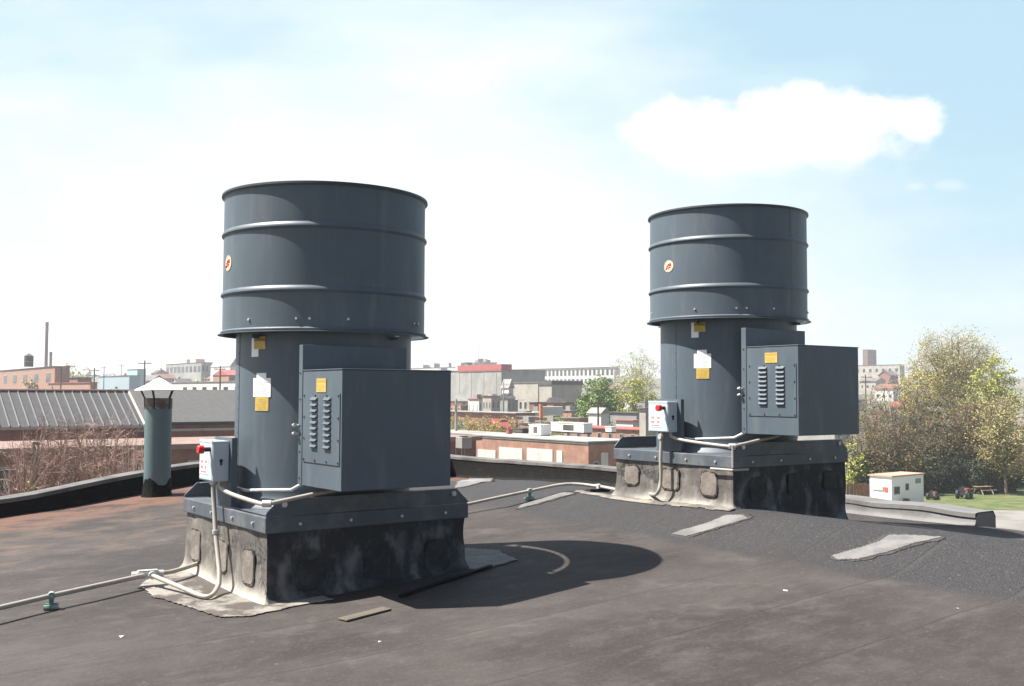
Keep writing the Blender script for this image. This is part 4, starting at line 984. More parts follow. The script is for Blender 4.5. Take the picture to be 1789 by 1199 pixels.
t = pole(384.5, 660, 164, 'short pole with a drum transformer left of the near fan', 0); b = MB(); b.lathe([(0, 0), (.3, 0), (.3, .9), (0, 1)], 12, (0, -.45, gz(0, 164)*0+8)); b.build('transformer', pole_m, t)
pole(797, 698, 96, 'pale upright pole right of the near motor box', 1, m=trim); pole(880, 668, 200, 'grey pole before the white gabled house', 1, m=trim)
pole(1045, 698, 138, 'dark pole in front of the dark green tree', 1)
t = pole(945, 706, 118, 'pale pole with an orange top behind the workshop roof', 0, m=trim); 
_p = at(945, 706, 118); b = MB(); b.tube([(0, 0, _p.z-GZ-1.6), (0, 0, _p.z-GZ)], .22, 10); b.build('orange_band', mat('orange_paint', (.6, .2, .08), .6), t)
pole(836, 598, 640, 'thin radio mast rising from the skyline beside the cream building', 0, 'radio_mast', 'mast', m=trim)
pole(1118, 598, 500, 'thin distant mast above the pale tree', 0, 'radio_mast', 'mast', m=trim)
pole(182, 640, 330, 'distant pole above the blue grey plant hall', 1); pole(212, 636, 360, 'distant pole between the blue and teal halls', 1); pole(1512, 655, 210, 'distant pole right of the far motor box', 2)
# --- seamed metal roof building and its plain roofed neighbour
Rr = at(222, 684, 80); a_ = solve(Rr, V, 252, 25); Ev = Rr+V*a_; hz = Rr.z-at(252, 743, Ev.y).z
lnL = 46
t = thing('seamed_roof_building', 'brick building under a grey standing seam metal roof, left behind the bare shrubs', 'building', (Rr.x, Rr.y, GZ), PHI)
zr_ = Rr.z-GZ; ze = zr_-hz
b = MB(); b.box((-lnL, -a_+.4, 0), (-.3, a_-.4, ze)); b.add([(-.3, -a_+.4, ze), (-.3, a_-.4, ze), (-.3, 0, zr_-.15)], [(0, 1, 2)]); b.build('wall', brick, t)
b = MB(); th = .14
for sg in (-1, 1):
    b.add([(-lnL, 0, zr_), (0, 0, zr_), (0, sg*a_, ze), (-lnL, sg*a_, ze), (-lnL, 0, zr_-th), (0, 0, zr_-th), (0, sg*a_, ze-th), (-lnL, sg*a_, ze-th)], [(0, 1, 2, 3), (4, 7, 6, 5), (1, 5, 6, 2), (3, 2, 6, 7), (0, 4, 5, 1), (0, 3, 7, 4)])
b.mi = 1; ns = 74; 
for i in range(ns):
    x = -lnL+lnL*(i+.5)/ns
    for sg in (-1, 1):
        y = Vector((0, sg*a_, ze-zr_)); b.add([(x-.06, 0, zr_+.004), (x+.06, 0, zr_+.004), (x+.06, sg*a_, ze+.004), (x-.06, sg*a_, ze+.004), (x, 0, zr_+.12), (x, sg*a_, ze+.12)], [(0, 3, 5, 4), (1, 4, 5, 2)])
b.build('seamed_roof', [seam_roof, seam_lt], t, recalc=False)
b = MB()
for sg in (-1, 1): b.add([(.02, 0, zr_+.08), (.16, 0, zr_+.08), (.16, sg*a_, ze+.08), (.02, sg*a_, ze+.08), (.02, 0, zr_-.3), (.16, 0, zr_-.3), (.16, sg*a_, ze-.3), (.02, sg*a_, ze-.3)], [(0, 1, 2, 3), (1, 5, 6, 2), (4, 7, 6, 5), (0, 3, 7, 4), (3, 2, 6, 7)])
b.build('rake_trim', mat('cream_trim', (.55, .5, .38), .6), t)
b = MB(); b.box((-lnL, -.12, zr_), (.1, .12, zr_+.1)); b.build('ridge_cap', roof_red, t); b = MB(); b.box((-lnL, -a_-.12, ze-.2), (0, -a_-.005, ze-.03)); b.build('gutter', trim, t)
Rb = at(410, 681.5, 92); 
t = thing('plain_roof_building', 'brick building under a broad plain grey roof, behind the vent stack', 'building', (Rb.x, Rb.y, GZ), PHI)
zr2 = Rb.z-GZ; a2 = 6.0; E2 = Rb+V*a2; ze2 = at(pxof(E2)[0], 735.5, E2.y).z-GZ; lu0, lu1 = -19.5, 16
b = MB(); b.box((lu0+.5, -a2+.5, 0), (lu1-.5, a2-.5, ze2-.3)); b.build('wall', brick, t)
b = MB(); b.add([(lu0, 0, zr2), (lu1, 0, zr2), (lu1, -a2, ze2), (lu0, -a2, ze2), (lu1, a2, ze2), (lu0, a2, ze2), (lu0, -a2, ze2-.12), (lu1, -a2, ze2-.12), (lu0, a2, ze2-.12), (lu1, a2, ze2-.12)], [(0, 1, 2, 3), (1, 0, 5, 4), (6, 7, 9, 8), (3, 2, 7, 6), (5, 8, 9, 4), (0, 3, 6, 8, 5), (1, 4, 9, 7, 2)])
b.build('roof', mat('pale_grey_shingle', (.072, .072, .070), .85, 0, (.09, .088, .084), 3, 6, .4, .65), t)
b = MB(); b.box((lu0, -a2-.16, ze2-.27), (lu1, -a2-.004, ze2-.03)); b.build('gutter', dark_m, t); b = MB(); b.box((lu0+.5, -a2+.42, ze2-.75), (lu1-.5, -a2+.49, ze2-.55)); b.build('trim_board', white_wall, t)
Cc = at(300, 776, 62)
t = thing('flat_annex', 'low annex with a pinkish flat roof below the seamed and plain roofs', 'building', (Cc.x, Cc.y, GZ), PHI)
zc_ = Cc.z-GZ; b = MB(); b.box((-30, 0, 0), (22, 9.0, zc_-.3)); b.build('wall', brick_dk, t); b = MB(); b.box((-30.3, -.35, zc_-.3), (22.3, 9.0, zc_)); b.build('roof', mat('pink_gravel_roof', (.19, .125, .105), .9, 0, (.26, .18, .15), 1, 6, .4, .7), t)
for i in range(12):
    x = -27+i*4; b = MB(); b.box((x, -.05, zc_-3.2), (x+2.2, .01, zc_-1)); w_ = b.build('window', trim, t); b = MB(); b.box((x+.1, -.07, zc_-3.1), (x+2.1, -.045, zc_-1.1)); b.build('pane', glass, w_)

# --- jumble of low sheds filling the gaps
rnd = random.Random(21); SM = [(brick_tan, 'orange brick'), (white_wall, 'white'), (pale_wall, 'cream'), (brick, 'red brick'), (grey_wall, 'grey')]; SR = [(roof_dark, 'black'), (roof_white, 'white'), (roof_grey, 'grey'), (roof_red, 'maroon')]
def ord_(n): return ['first', 'second', 'third', 'fourth', 'fifth', 'sixth', 'seventh', 'eighth', 'ninth', 'tenth', 'eleventh', 'twelfth', 'thirteenth', 'fourteenth', 'fifteenth', 'sixteenth', 'seventeenth', 'eighteenth'][n]
for (x0, x1, n, d0, d1, ht, wh) in ((795, 1120, 14, 126, 160, 4.9, 'between the fans'), (795, 1010, 8, 188, 228, 8.1, 'below the grey warehouse'), (170, 400, 12, 190, 245, 6.8, 'above the plain roof'), (1505, 1640, 7, 150, 240, 5.5, 'right of the far fan')):
    for i in range(n):
        px = x0+(x1-x0)*(i+.5)/n+rnd.uniform(-4, 4); d = d0+(d1-d0)*((i*5) % n)/n; m1, c1_ = rnd.choice(SM); m2, c2_ = rnd.choice(SR); w1 = rnd.uniform(8, 22); w2 = rnd.uniform(8, 20)
        p = at(px, 690, d); g_ = gz(p.x, p.y); h_ = ht*rnd.uniform(.7, 1.15); yt_ = pxof(Vector((p.x, p.y, g_+h_)))[1]
        q_ = Bl('low_shed', f'low {c1_} shed with {c2_} roof, {ord_(i)} from left {wh}', 'shed', px-w1, px, px+w2, d, yt_, m1, m2, group='low sheds '+wh, rise=(1.1 if i % 3 == 0 else None))
        q_.rowl(3, q_.h-2.4, q_.h-1.2, .35, (glass, glass_w)[i % 2]); q_.rowr(2, q_.h-2.4, q_.h-1.0, .3)
        if i % 2: b = MB(); b.box((q_.lu*.3, q_.lv*.3, q_.h), (q_.lu*.3+1.2, q_.lv*.3+1.4, q_.h+.9)); b.build('roof_vent', grey_wall, q_.o)
# --- houses on the slopes
house_cols = [white_wall, pale_wall, brick_tan, brick, grey_wall, white_wall]; roof_cols = [roof_dark, roof_grey, roof_red, roof_grey, brick_dk]
rnd = random.Random(11)
cn = {white_wall: 'white', pale_wall: 'cream', brick_tan: 'orange brick', brick: 'red brick', grey_wall: 'grey'}; rn = {roof_dark: 'black', roof_grey: 'grey', roof_red: 'maroon', brick_dk: 'brown'}
def ord_(n): return ['first', 'second', 'third', 'fourth', 'fifth', 'sixth', 'seventh', 'eighth', 'ninth', 'tenth', 'eleventh', 'twelfth', 'thirteenth', 'fourteenth', 'fifteenth', 'sixteenth', 'seventeenth', 'eighteenth', 'nineteenth', 'twentieth', 'twenty-first', 'twenty-second', 'twenty-third', 'twenty-fourth', 'twenty-fifth', 'twenty-sixth'][n]
for zone, (x0, x1, n, d0, d1, grp, where) in enumerate(((172, 405, 24, 250, 520, 'houses in the left part of the town', 'in the left part of the town'), (905, 1072, 20, 300, 430, 'houses below the long mill', 'below the long mill'), (1497, 1735, 18, 200, 520, 'houses right of the far fan', 'right of the far fan'))):
    xs = sorted([x0+(x1-x0)*(i+rnd.uniform(.1, .9))/n for i in range(n)])
    for i, px in enumerate(xs):
        d = d0+(d1-d0)*((i*7) % n)/n; p = at(px, 690, d); p.z = gz(p.x, p.y)
        wc, rc_ = rnd.choice(house_cols), rnd.choice(roof_cols); lv, lu, h, rs_ = rnd.uniform(6, 10), rnd.uniform(5, 8), rnd.uniform(2.8, 5.2), rnd.uniform(1.2, 2.2)
        t = thing('town_house', f'{cn[wc]} house, {rn[rc_]} roof, {ord_(i)} from left {where}', 'house', p, PHI+rnd.choice((0, 0, 0, math.pi/2, .2)), grp)
        b = MB(); b.box((0, 0, -2), (lu, lv, h)); b.add([(0, 0, h), (lu, 0, h), (lu/2, 0, h+rs_-.1), (0, lv, h), (lu, lv, h), (lu/2, lv, h+rs_-.1)], [(0, 1, 2), (3, 5, 4)]); b.build('wall', wc, t)
        b = MB(); b.add([(-.4, -.4, h-.15), (lu/2, -.4, h+rs_), (lu+.4, -.4, h-.15), (-.4, lv+.4, h-.15), (lu/2, lv+.4, h+rs_), (lu+.4, lv+.4, h-.15), (-.4, -.4, h-.3), (lu+.4, -.4, h-.3), (-.4, lv+.4, h-.3), (lu+.4, lv+.4, h-.3)], [(0, 1, 4, 3), (1, 2, 5, 4), (0, 3, 8, 6), (2, 7, 9, 5)]); rf = b.build('roof', rc_, t)
        b = MB(); b.box((lu*.6, lv*.6, h), (lu*.6+.7, lv*.6+.7, h+rs_+.7)); b.build('chimney', brick, rf)
        for s_ in range(1+(h > 4.8)):
            z = 1.2+2.6*s_
            for k in range(3):
                y = lv*(k+.5)/3; b = MB(); b.box((-.06, y-.5, z), (.01, y+.5, z+1.2)); w_ = b.build('window', trim, t); b = MB(); b.box((-.08, y-.4, z+.1), (-.055, y+.4, z+1.1)); b.build('pane', glass, w_)
            for k in range(2):
                x = lu*(k+.5)/2; b = MB(); b.box((x-.5, -.06, z), (x+.5, .01, z+1.2)); w_ = b.build('window', trim, t); b = MB(); b.box((x-.4, -.08, z+.1), (x+.4, -.055, z+1.1)); b.build('pane', glass, w_)

# --- vehicles
def wheel(par, x, y, r_=.32, w_=.2):
    b = MB(); b.tube([(x, y-w_/2, r_), (x, y+w_/2, r_)], r_, 16); w0 = b.build('wheel', dark_m, par, sm=True); b = MB(); b.tube([(x, y-w_/2-.01, r_), (x, y+w_/2+.01, r_)], r_*.55, 12); b.build('rim', grey_wall, w0)
def car(px, d, rz, m, label):
    p = at(px, 700, d); t = thing('parked_car', label, 'car', (p.x, p.y, gz(p.x, p.y)+.05), rz, 'cars parked in the town')
    pr = [(-2.2, .35), (-2.25, .75), (-1.9, .95), (-1.3, 1.0), (-.8, 1.42), (.7, 1.42), (1.4, .98), (2.1, .88), (2.25, .6), (2.2, .35)]
    b = MB(); n = len(pr); vs = [(x, -.82*(1 if z < 1.1 else .8), z) for x, z in pr]+[(x, .82*(1 if z < 1.1 else .8), z) for x, z in pr]
    b.add(vs, [tuple(range(n)), tuple(range(n, 2*n))[::-1]]+[(i, (i+1) % n, n+(i+1) % n, n+i) for i in range(n)]); b.build('body', m, t, bevel=.05)
    for sg in (-1, 1):
        b = MB(); b.add([(-1.15, sg*.835, 1.0), (1.15, sg*.835, 1.0), (.62, sg*.70, 1.34), (-.75, sg*.70, 1.34)], [(0, 1, 2, 3)]); b.build('side_window', glass, t)
    b = MB(); b.add([(1.36, -.66, 1.03), (1.36, .66, 1.03), (.74, .58, 1.41), (.74, -.58, 1.41)], [(0, 1, 2, 3)]); b.build('windscreen', glass, t)
    for x in (-1.4, 1.4):
        for y in (-.75, .75): wheel(t, x, y)
car_w = mat('white_car_paint', (.75, .75, .74), .25); car_r = mat('red_car_paint', (.4, .04, .03), .25); car_b = mat('dark_car_paint', (.04, .05, .07), .25); car_s = mat('silver_car_paint', (.45, .46, .47), .25, .4)
car(930, 186, .2, car_s, 'silver car parked left of the white lorry'); car(912, 190, .1, car_w, 'white car parked farther left of the white lorry'); car(996, 70.5, PHI-1.57, car_w, 'white car close in front of the workshop wall'); car(1090, 168, .6, car_w, 'white car at the foot of the yellow green tree')
car(1522, 130, .4, car_w, 'white car on the road right of the far motor box'); car(1545, 135, .5, car_b, 'dark car right of the white one beyond the thicket'); car(858, 205, .3, car_r, 'red car near the white roofed hall'); car(820, 210, .3, car_w, 'white car left of the red car near the white roofed hall')
p = at(962, 727, 180); t = thing('box_lorry', 'white box lorry parked before the red annex', 'lorry', (p.x, p.y, gz(p.x, p.y)), .12)
zz = at(962, 727, 180).z-gz(p.x, p.y); zz = max(0, zz-1.1)
b = MB(); b.box((-1.8, -1.1, 1.0), (2.0, 1.1, 3.2)); b.build('cargo_box', white_wall, t, bevel=.04); b = MB(); b.box((-3.2, -1.0, .6), (-1.85, 1.0, 2.3)); cb = b.build('cab', white_wall, t, bevel=.12)
b = MB(); b.box((-3.22, -.9, 1.5), (-3.19, .9, 2.1)); b.build('windscreen', glass, cb); b = MB(); b.box((-3.1, -.5, .6), (2.0, .5, .95)); b.build('chassis', dark_m, t)
for x in (-2.5, 1.2):
    for y in (-.95, .95): wheel(t, x, y, .45, .28)
t.location.z += zz*.9
if zz > .3:
    pass
# --- trailer, machines, fence on the right
p = at(1558, 884, 88); p.z = GZ
t = thing('office_trailer', 'small white office trailer on the grass edge below the thicket', 'trailer', p, PHI+.05)
C_ = p; lvt, lut = 2.6, 5.0
lvt = solve(p, -V, 1521, 20); lut = solve(p, U, 1619, 20); hh = at(1558, 834, 88).z-GZ
b = MB(); b.box((0, 0, .12), (lut, lvt, hh)); b.build('body', white_m, t, bevel=.03)
b = MB(); b.box((-.12, -.12, hh), (lut+.12, lvt+.12, hh+.12)); b.build('roof', mat('rusty_pink_roof', (.42, .27, .2), .7), t)
def tw(face, a0, a1, z0, z1, m, nm='window'):
    b = MB(); b.box(*(((-.04, a0, z0), (.01, a1, z1)) if face == 'l' else ((a0, -.04, z0), (a1, .01, z1)))); w_ = b.build(nm, trim if nm == 'window' else m, t)
    if nm == 'window': b = MB(); b.box(*(((-.06, a0+.06, z0+.06), (-.035, a1-.06, z1-.06)) if face == 'l' else ((a0+.06, -.06, z0+.06), (a1-.06, -.035, z1-.06)))); b.build('pane', m, w_)
tw('l', lvt*.35, lvt*.82, hh*.52, hh*.68, glass_w); tw('l', lvt*.15, lvt*.32, hh*.5, hh*.66, mat('red_sign', (.5, .1, .05), .6), 'sign_panel'); tw('r', lut*.07, lut*.24, hh*.42, hh*.68, glass); tw('r', lut*.42, lut*.52, hh*.52, hh*.75, glass); tw('r', lut*.74, lut*.9, hh*.72, hh*.88, grey_wall, 'vent_grille')
b = MB(); b.box((lut*.32, -.5, -.02), (lut*.38, -.1, .7)); b.build('step_post', brick_dk, t)
def mower(px, py, d, m, label, sc_=1.0):
    p = at(px, py, d); p.z = GZ+.03; t = thing('garden_tractor', label, 'tractor', p, .9)
    b = MB(); b.box((-.2*sc_, -.35*sc_, .5*sc_), (1.2*sc_, .35*sc_, 1.05*sc_)); b.build('bonnet', m, t, bevel=.08)
    b = MB(); b.box((-1.0*sc_, -.3*sc_, .45*sc_), (-.2*sc_, .3*sc_, .65*sc_)); b.build('chassis', dark_m, t); b = MB(); b.box((-.95*sc_, -.25*sc_, .75*sc_), (-.5*sc_, .25*sc_, .85*sc_)); b.box((-1.0*sc_, -.25*sc_, .8*sc_), (-.92*sc_, .25*sc_, 1.25*sc_)); b.build('seat', dark_m, t)
    b = MB(); b.tube([(-.3*sc_, 0, .9*sc_), (-.45*sc_, 0, 1.25*sc_)], .03, 6); b.tube([(-.46*sc_, -.2*sc_, 1.25*sc_), (-.46*sc_, .2*sc_, 1.25*sc_)], .03, 6); b.build('steering_wheel', dark_m, t)
    for x, r_ in ((-.75, .48), (.85, .3)):
        for y in (-.5, .5): wheel(t, x*sc_, y*sc_, r_*sc_, .2)
mower(1685, 872, 96, mat('faded_tractor_red', (.2, .035, .025), .6), 'small red tractor standing on the grass under the dark trees', .85)
mower(1630, 872, 95, mat('dull_maroon', (.2, .06, .05), .5), 'low maroon machine on the grass just right of the office trailer', .62)
p = at(1718, 858, 100); p.z = GZ+.03; t = thing('picnic_table', 'pale picnic table in the shade near the right edge', 'table', p, .3)
b = MB(); b.box((-.9, -.4, .72), (.9, .4, .77)); b.build('table_top', wood, t)
for sg in (-1, 1):
    b = MB(); b.box((-.9, sg*.75-.12, .42), (.9, sg*.75+.12, .46)); b.build('bench', wood, t); b = MB(); b.tube([(sg*.6, -.7, 0), (sg*.6, -.2, .72)], .04, 6); b.build('leg', trim, t); b = MB(); b.tube([(sg*.6, .7, 0), (sg*.6, .2, .72)], .04, 6); b.build('leg', trim, t)
p0_ = at(1488, 845, 92); p0_.z = GZ; t = thing('board_fence', 'brown board fence left of the office trailer', 'fence', p0_, .12)
b = MB()
for i in range(20): b.box((-4+i*.32, -.02, .05), (-4+i*.32+.27, .02, 1.7+.05*math.sin(i*2.1)))
b.build('boards', brick_dk, t)
for i in range(4): b = MB(); b.box((-4+i*2.1, .021, 0), (-3.88+i*2.1, .12, 1.9)); b.build('post', wood, t)
# grey post and green thing at the far left edge
p = at(62, 800, 44); b = MB(); b.box((-.09, -.09, 0), (.09, .09, at(62, 772, 44).z-GZ)); o = b.build('concrete_post', concrete); o.location = (p.x, p.y, GZ); tag(o, 'grey square post among bare shrubs at the left edge', 'post')

# ------------------------------------------------------------------ trees
barks = {'grey': mat('grey_bark', (.14, .11, .085), .9), 'pink': mat('pinkish_twigs', (.25, .15, .125), .9, 0, (.34, .24, .2), 3, 3), 'tan': mat('tan_twigs', (.17, .13, .09), .9)}
def leafm(name, c1_, c2_):
    m = mat(name, c1_, .7, 0, c2_, 1.1, 4, .4, .62); bs = m.node_tree.nodes['Principled BSDF']; bs.inputs['Transmission Weight'].default_value = 0
    bs.inputs['Subsurface Weight'].default_value = 0; return m
L_green = leafm('fresh_green_leaves', (.105, .19, .03), (.19, .28, .05)); L_yel = leafm('yellow_green_leaves', (.25, .28, .04), (.35, .35, .06)); L_pale = leafm('pale_spring_leaves', (.36, .36, .14), (.46, .43, .18))
L_oliv = leafm('olive_spring_leaves', (.12, .098, .035), (.20, .15, .055)); L_dark = leafm('dark_evergreen_leaves', (.022, .036, .014), (.05, .062, .022)); L_gold = leafm('golden_spring_leaves', (.32, .28, .06), (.44, .37, .09)); L_brush = leafm('brushwood_leaves', (.28, .22, .1), (.3, .28, .09))
def tree(px, ybase, ytop, d, wpx, label, leaf, bark='grey', nl=2200, ls=.22, group=None, trunk=.28, seed=0, name='tree', depthk=.9, limbs=9, twig=3, flat_=1.0, cat='tree', low=.28):
    rn_ = random.Random(seed*13+5); pt = at(px, ytop, d); g = gz(pt.x, pt.y); H_ = pt.z-g; Rx = wpx*d/F/2
    t = thing(name, label, cat, (pt.x, pt.y, g), rn_.uniform(0, 6), group)
    b = MB(); cz0 = H_*low; cc = Vector((0, 0, (H_+cz0)/2)); rz_ = (H_-cz0)/2
    bend_ = Vector((rn_.uniform(-.4, .4), rn_.uniform(-.4, .4), 0)); tp = [Vector((0, 0, -.3)), Vector((0, 0, H_*trunk*.5))+bend_*.5, Vector((0, 0, H_*trunk))+bend_, Vector((0, 0, H_*.55))+bend_*1.5, Vector((0, 0, H_*.7))+bend_*1.4]
    tr = max(.1, H_*.018); b.tube(tp, tr, 7, tr*.2)
    tips = []
    for i in range(limbs):
        # golden-angle spread of targets through the crown
        th_ = i*2.399+rn_.uniform(-.3, .3); zf = -1+2*(i+.5)/limbs; rr_ = math.sqrt(max(0, 1-zf*zf*.9))*(1 if i % 3 else .55)
        tg = cc+Vector((Rx*rr_*math.cos(th_)*rn_.uniform(.75, 1), Rx*depthk*rr_*math.sin(th_)*rn_.uniform(.75, 1), rz_*zf*.9*flat_))
        st_ = Vector((0, 0, H_*rn_.uniform(trunk*.8, trunk*1.35)))+bend_
        if tg.z < st_.z: st_ = Vector((0, 0, max(.3, tg.z*.7)))
        mid = st_.lerp(tg, .5)+Vector((0, 0, -.04*H_+rn_.uniform(-.03, .05)*H_))
        r0_ = tr*.42; pth = [st_, st_.lerp(mid, .5)+Vector((0, 0, -.01*H_)), mid, mid.lerp(tg, .5)+Vector((0, 0, .02*H_)), tg]
        b.tube(pth, r0_, 5, r0_*.18)
        for k in range(6):
            f = .3+.7*(k+rn_.random())/6; q = pth[min(3, int(f*4))].lerp(pth[min(4, int(f*4)+1)], f*4-int(f*4)) if f < 1 else tg
            dr = (q-cc); dr = Vector((dr.x/Rx, dr.y/Rx, dr.z/rz_)); 
            dv = Vector((rn_.gauss(0, 1), rn_.gauss(0, 1), rn_.gauss(.05, .8)))+dr*.7; dv.normalize(); ln = Rx*rn_.uniform(.24, .46)
            e_ = q+Vector((dv.x*ln, dv.y*ln, dv.z*ln*.8)); b.tube([q, q.lerp(e_, .5)+Vector((0, 0, .04*ln)), e_], r0_*.3, 4, r0_*.1, cap=False); tips.append((q.lerp(e_, .6), ln)); tips.append((e_, ln*.8))
            for z in range(twig):
                dv2 = (dv+Vector((rn_.gauss(0, .7), rn_.gauss(0, .7), rn_.gauss(.1, .6)))).normalized(); e2 = q.lerp(e_, rn_.uniform(.3, 1)); e3 = e2+dv2*ln*rn_.uniform(.4, .8)
                b.tube([e2, e3], r0_*.13, 3, r0_*.05, cap=False); tips.append((e3, ln*.5))
    for i in range(int(limbs*2.2)):
        zf = rn_.uniform(-.35, 1); th_ = rn_.uniform(0, 6.283); rr_ = math.sqrt(max(0, 1-zf*zf))*rn_.uniform(.8, 1.0)
        e_ = cc+Vector((Rx*rr_*math.cos(th_), Rx*depthk*rr_*math.sin(th_), rz_*zf*rn_.uniform(.88, 1)))
        q_ = min(tips[:limbs*8:3], key=lambda t_: (t_[0]-e_).length)[0]
        b.tube([q_, q_.lerp(e_, .5)+Vector((0, 0, .02*H_)), e_], tr*.09, 4, tr*.03, cap=False); tips.append((e_, Rx*.34)); tips.append((q_.lerp(e_, .6), Rx*.3))
    b.build('trunk', barks[bark], t)
    nl = int(nl*1.25)
    if nl:
        lb = MB(); 
        for i in range(nl):
            c_, sp2 = tips[rn_.randrange(len(tips))]; s2_ = sp2*.42
            p = c_+Vector((rn_.gauss(0, s2_), rn_.gauss(0, s2_), rn_.gauss(0, s2_*.75)))
            a = Vector((rn_.gauss(0, 1), rn_.gauss(0, 1), rn_.gauss(0, .7))).normalized(); c2_ = a.cross(Vector((rn_.gauss(0, 1), rn_.gauss(0, 1), rn_.gauss(0, 1)))).normalized(); s_ = ls*rn_.uniform(.6, 1.3)
            lb.add([p-a*s_*.5, p+c2_*s_*.35, p+a*s_*.5, p-c2_*s_*.35], [(0, 1, 2, 3)])
        lb.build('crown', leaf, t, recalc=False)
    return t
tree(1047, 740, 656, 160, 78, 'dense fresh green tree behind the dark pole', L_green, nl=15000, ls=.34, seed=1, low=.0, limbs=46, trunk=.15)
tree(1112, 738, 660, 158, 72, 'yellow green tree right of the dark green one', L_yel, nl=12000, ls=.32, seed=2, low=.0, limbs=42, trunk=.15)
tree(1113, 700, 611, 330, 86, 'large pale spring tree on the skyline left of the far fan', L_pale, nl=6000, ls=.42, seed=3, low=.1, limbs=26)
tree(1664, 700, 580, 175, 146, 'big round golden tree with spreading limbs on the right skyline', L_gold, nl=26000, ls=.20, seed=4, limbs=80, low=.46, trunk=.42, twig=5)
tree(1602, 720, 634, 168, 60, 'small golden tree at the left foot of the big round one', L_gold, nl=5000, ls=.28, seed=5, low=.1, limbs=20)
tree(1735, 720, 618, 150, 84, 'bright yellow green tree at the right edge beside the big round one', L_yel, nl=9000, ls=.3, seed=6, low=.05, limbs=26)
tree(1568, 860, 662, 104, 150, 'sprawling bare olive tree right behind the office trailer', L_oliv, 'tan', nl=12000, ls=.15, seed=7, limbs=44, low=.1, trunk=.16, twig=9)
tree(1520, 860, 690, 100, 100, 'shorter bare olive tree left of the trailer', L_oliv, 'tan', nl=5000, ls=.16, seed=8, limbs=26, low=.05, trunk=.15, twig=8)
tree(1628, 860, 690, 112, 100, 'dark leaved tree between the trailer tree and the right thicket', L_dark, 'grey', nl=5200, ls=.28, seed=9, limbs=14, low=.03, trunk=.14, twig=4)
tree(1700, 860, 684, 108, 130, 'broad olive tree over the red tractor', L_oliv, 'tan', nl=14000, ls=.16, seed=10, limbs=44, low=.38, trunk=.35, twig=9)
tree(1755, 870, 690, 100, 110, 'olive tree cut by the right edge of the frame', L_brush, 'tan', nl=9000, ls=.18, seed=12, limbs=32, low=.3, twig=7)
tree(1692, 870, 756, 112, 130, 'low dark evergreen behind the red tractor', L_dark, 'grey', nl=11000, ls=.28, seed=13, limbs=26, low=.0, trunk=.1)
tree(1638, 870, 762, 110, 100, 'low dark evergreen right of the office trailer', L_dark, 'grey', nl=9000, ls=.28, seed=14, limbs=24, low=.0, trunk=.1)
tree(1748, 870, 745, 111, 100, 'low dark evergreen behind the picnic table', L_dark, 'grey', nl=9000, ls=.28, seed=15, limbs=24, low=.0, trunk=.1)
tree(1580, 870, 775, 113, 110, 'low dark shrubby tree hidden behind the trailer', L_dark, 'grey', nl=4200, ls=.28, seed=16, limbs=12, low=.0, trunk=.1)
tree(1497, 840, 770, 98, 50, 'yellow green shrub at the right side of the far curb', L_yel, 'tan', nl=1500, ls=.22, seed=17, low=.0, trunk=.1, name='shrub', cat='shrub')
for i, px in enumerate((1628, 1650, 1668, 1690, 1712, 1734, 1756)):
    tree(px, 858, 792+(i*11) % 17, 101+(i*5) % 4, 44, f'dark bush in the row behind the lawn, {ord_(i)} from left', L_dark, 'grey', nl=2600, ls=.2, seed=90+i, limbs=14, low=.0, trunk=.1, group='dark bushes behind the lawn', name='bush', cat='bush')
for i, (px, yt, w_) in enumerate(((1500, 775, 50), (1530, 788, 44), (1556, 792, 44), (1588, 785, 46), (1612, 790, 40))):
    tree(px, 858, yt, 99, w_, f'dark brown bush behind the trailer, {ord_(i)} from left', (L_dark, L_oliv)[i % 2], 'grey', nl=2200, ls=.2, seed=110+i, limbs=14, low=.0, trunk=.1, group='bushes behind the trailer', name='bush', cat='bush')
# pale trees of the left skyline
for i, (px, yt, w_, d, lf, lb) in enumerate(((128, 636, 44, 330, L_pale, 'pale spring tree on the left skyline right of the chimneys'), (150, 640, 34, 345, L_yel, 'greenish tree beside the pale one on the left skyline'), (350, 655, 34, 260, L_pale, 'small pale yellow tree left of the near fan'), (60, 648, 40, 250, L_brush, 'brown tree before the stepped mill'), (1590, 655, 40, 300, L_pale, 'pale tree among the houses at right'))):
    tree(px, 690, yt, d, w_, lb, lf, nl=1500, ls=.55, seed=20+i, low=.1)
# spring brush between the workshop and the brick row
for i, px in enumerate((792, 806, 822, 838, 853, 868, 884, 900, 962, 985)):
    tree(px, 770, 722+(i*5) % 9, 122+(i*7) % 11, 36, f'yellowish spring shrub, {ord_(i)} from the left behind the workshop roof', (L_yel, L_brush, L_gold)[i % 3], 'tan', nl=2200, ls=.17, seed=40+i, low=.35, trunk=.35, group='spring shrubs behind the workshop', name='shrub', cat='shrub', limbs=14)
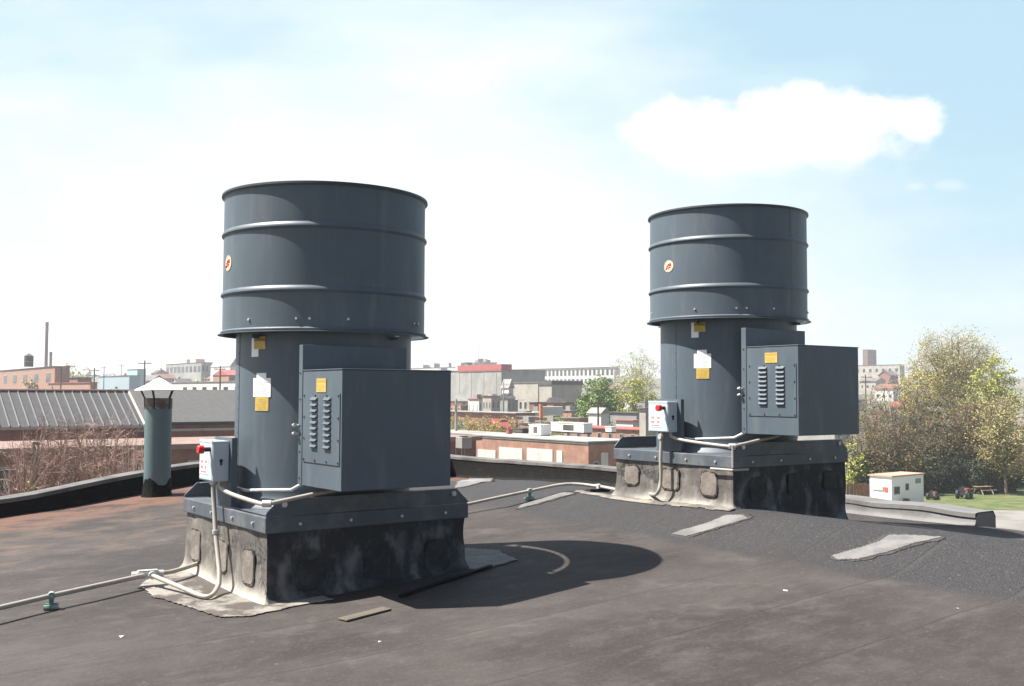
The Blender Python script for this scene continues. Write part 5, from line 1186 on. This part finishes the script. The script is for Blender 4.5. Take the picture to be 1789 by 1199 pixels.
# bare pinkish shrubs in front of the seamed roof building
for i, (px, yt, w_, d, nm) in enumerate(((62, 735, 130, 44, 'bare pinkish shrub at the left edge beside the grey post'), (105, 722, 150, 46, 'bare pinkish shrub second from the left edge'), (155, 712, 150, 45, 'tallest bare pinkish shrub before the seamed roof'), (203, 732, 130, 44, 'bare pinkish shrub left of the vent stack'), (240, 758, 90, 42, 'lowest bare shrub right beside the vent stack'))):
    tree(px, 830, yt, d, w_, nm, L_brush, 'pink', nl=900, ls=.05, seed=60+i, limbs=34, low=.44, trunk=.44, twig=8, group='bare shrubs before the seamed roof', name='bare_shrub', cat='shrub')
tree(50, 850, 835, 40, 40, 'fresh green shrub at the very left edge above the parapet', L_yel, 'tan', nl=900, ls=.12, seed=70, low=.3, name='shrub', cat='shrub')
# far wood that closes the horizon
rn_ = random.Random(9); lb = MB()
for i in range(30000):
    a = R(rn_.uniform(20, 160)); d = rn_.uniform(900, 1900); x, y = d*math.cos(a), d*math.sin(a)
    if noise.noise(Vector((x*.004, y*.004, 1))) < -.08: continue
    z = gz(x, y)+rn_.uniform(0, 9)*(.5+.5*noise.noise(Vector((x*.01, y*.01, 3)))); s_ = rn_.uniform(2.0, 5)
    p = Vector((x, y, z)); q = Vector((rn_.gauss(0, 1), rn_.gauss(0, 1), rn_.gauss(0, 1))).normalized(); q2 = q.cross(Vector((rn_.gauss(0, 1), rn_.gauss(0, 1), rn_.gauss(0, 1)))).normalized()
    lb.add([p-q*s_*.5, p+q2*s_*.4, p+q*s_*.5, p-q2*s_*.4], [(0, 1, 2, 3)])
tag(lb.build('far_wood', leafm('distant_wood_leaves', (.12, .12, .06), (.2, .17, .09)), recalc=False), 'pale brown wood covering the slope along the horizon', 'wood', kind='stuff')
# ------------------------------------------------------------------ haze
hm = bpy.data.materials.new('haze'); hm.use_nodes = True; t = hm.node_tree; t.nodes.clear(); pv = N(t, 'ShaderNodeVolumePrincipled'); ho = N(t, 'ShaderNodeOutputMaterial')
pv.inputs['Color'].default_value = (.93, .96, 1, 1); pv.inputs['Density'].default_value = .00048; pv.inputs['Anisotropy'].default_value = .2; L(t, pv.outputs[0], ho.inputs['Volume'])
b = MB(); b.box((-6500, -6500, GZ-3), (6500, 6500, 60)); o = b.build('haze', hm); tag(o, 'thin pale haze over the town', 'haze', kind='stuff')
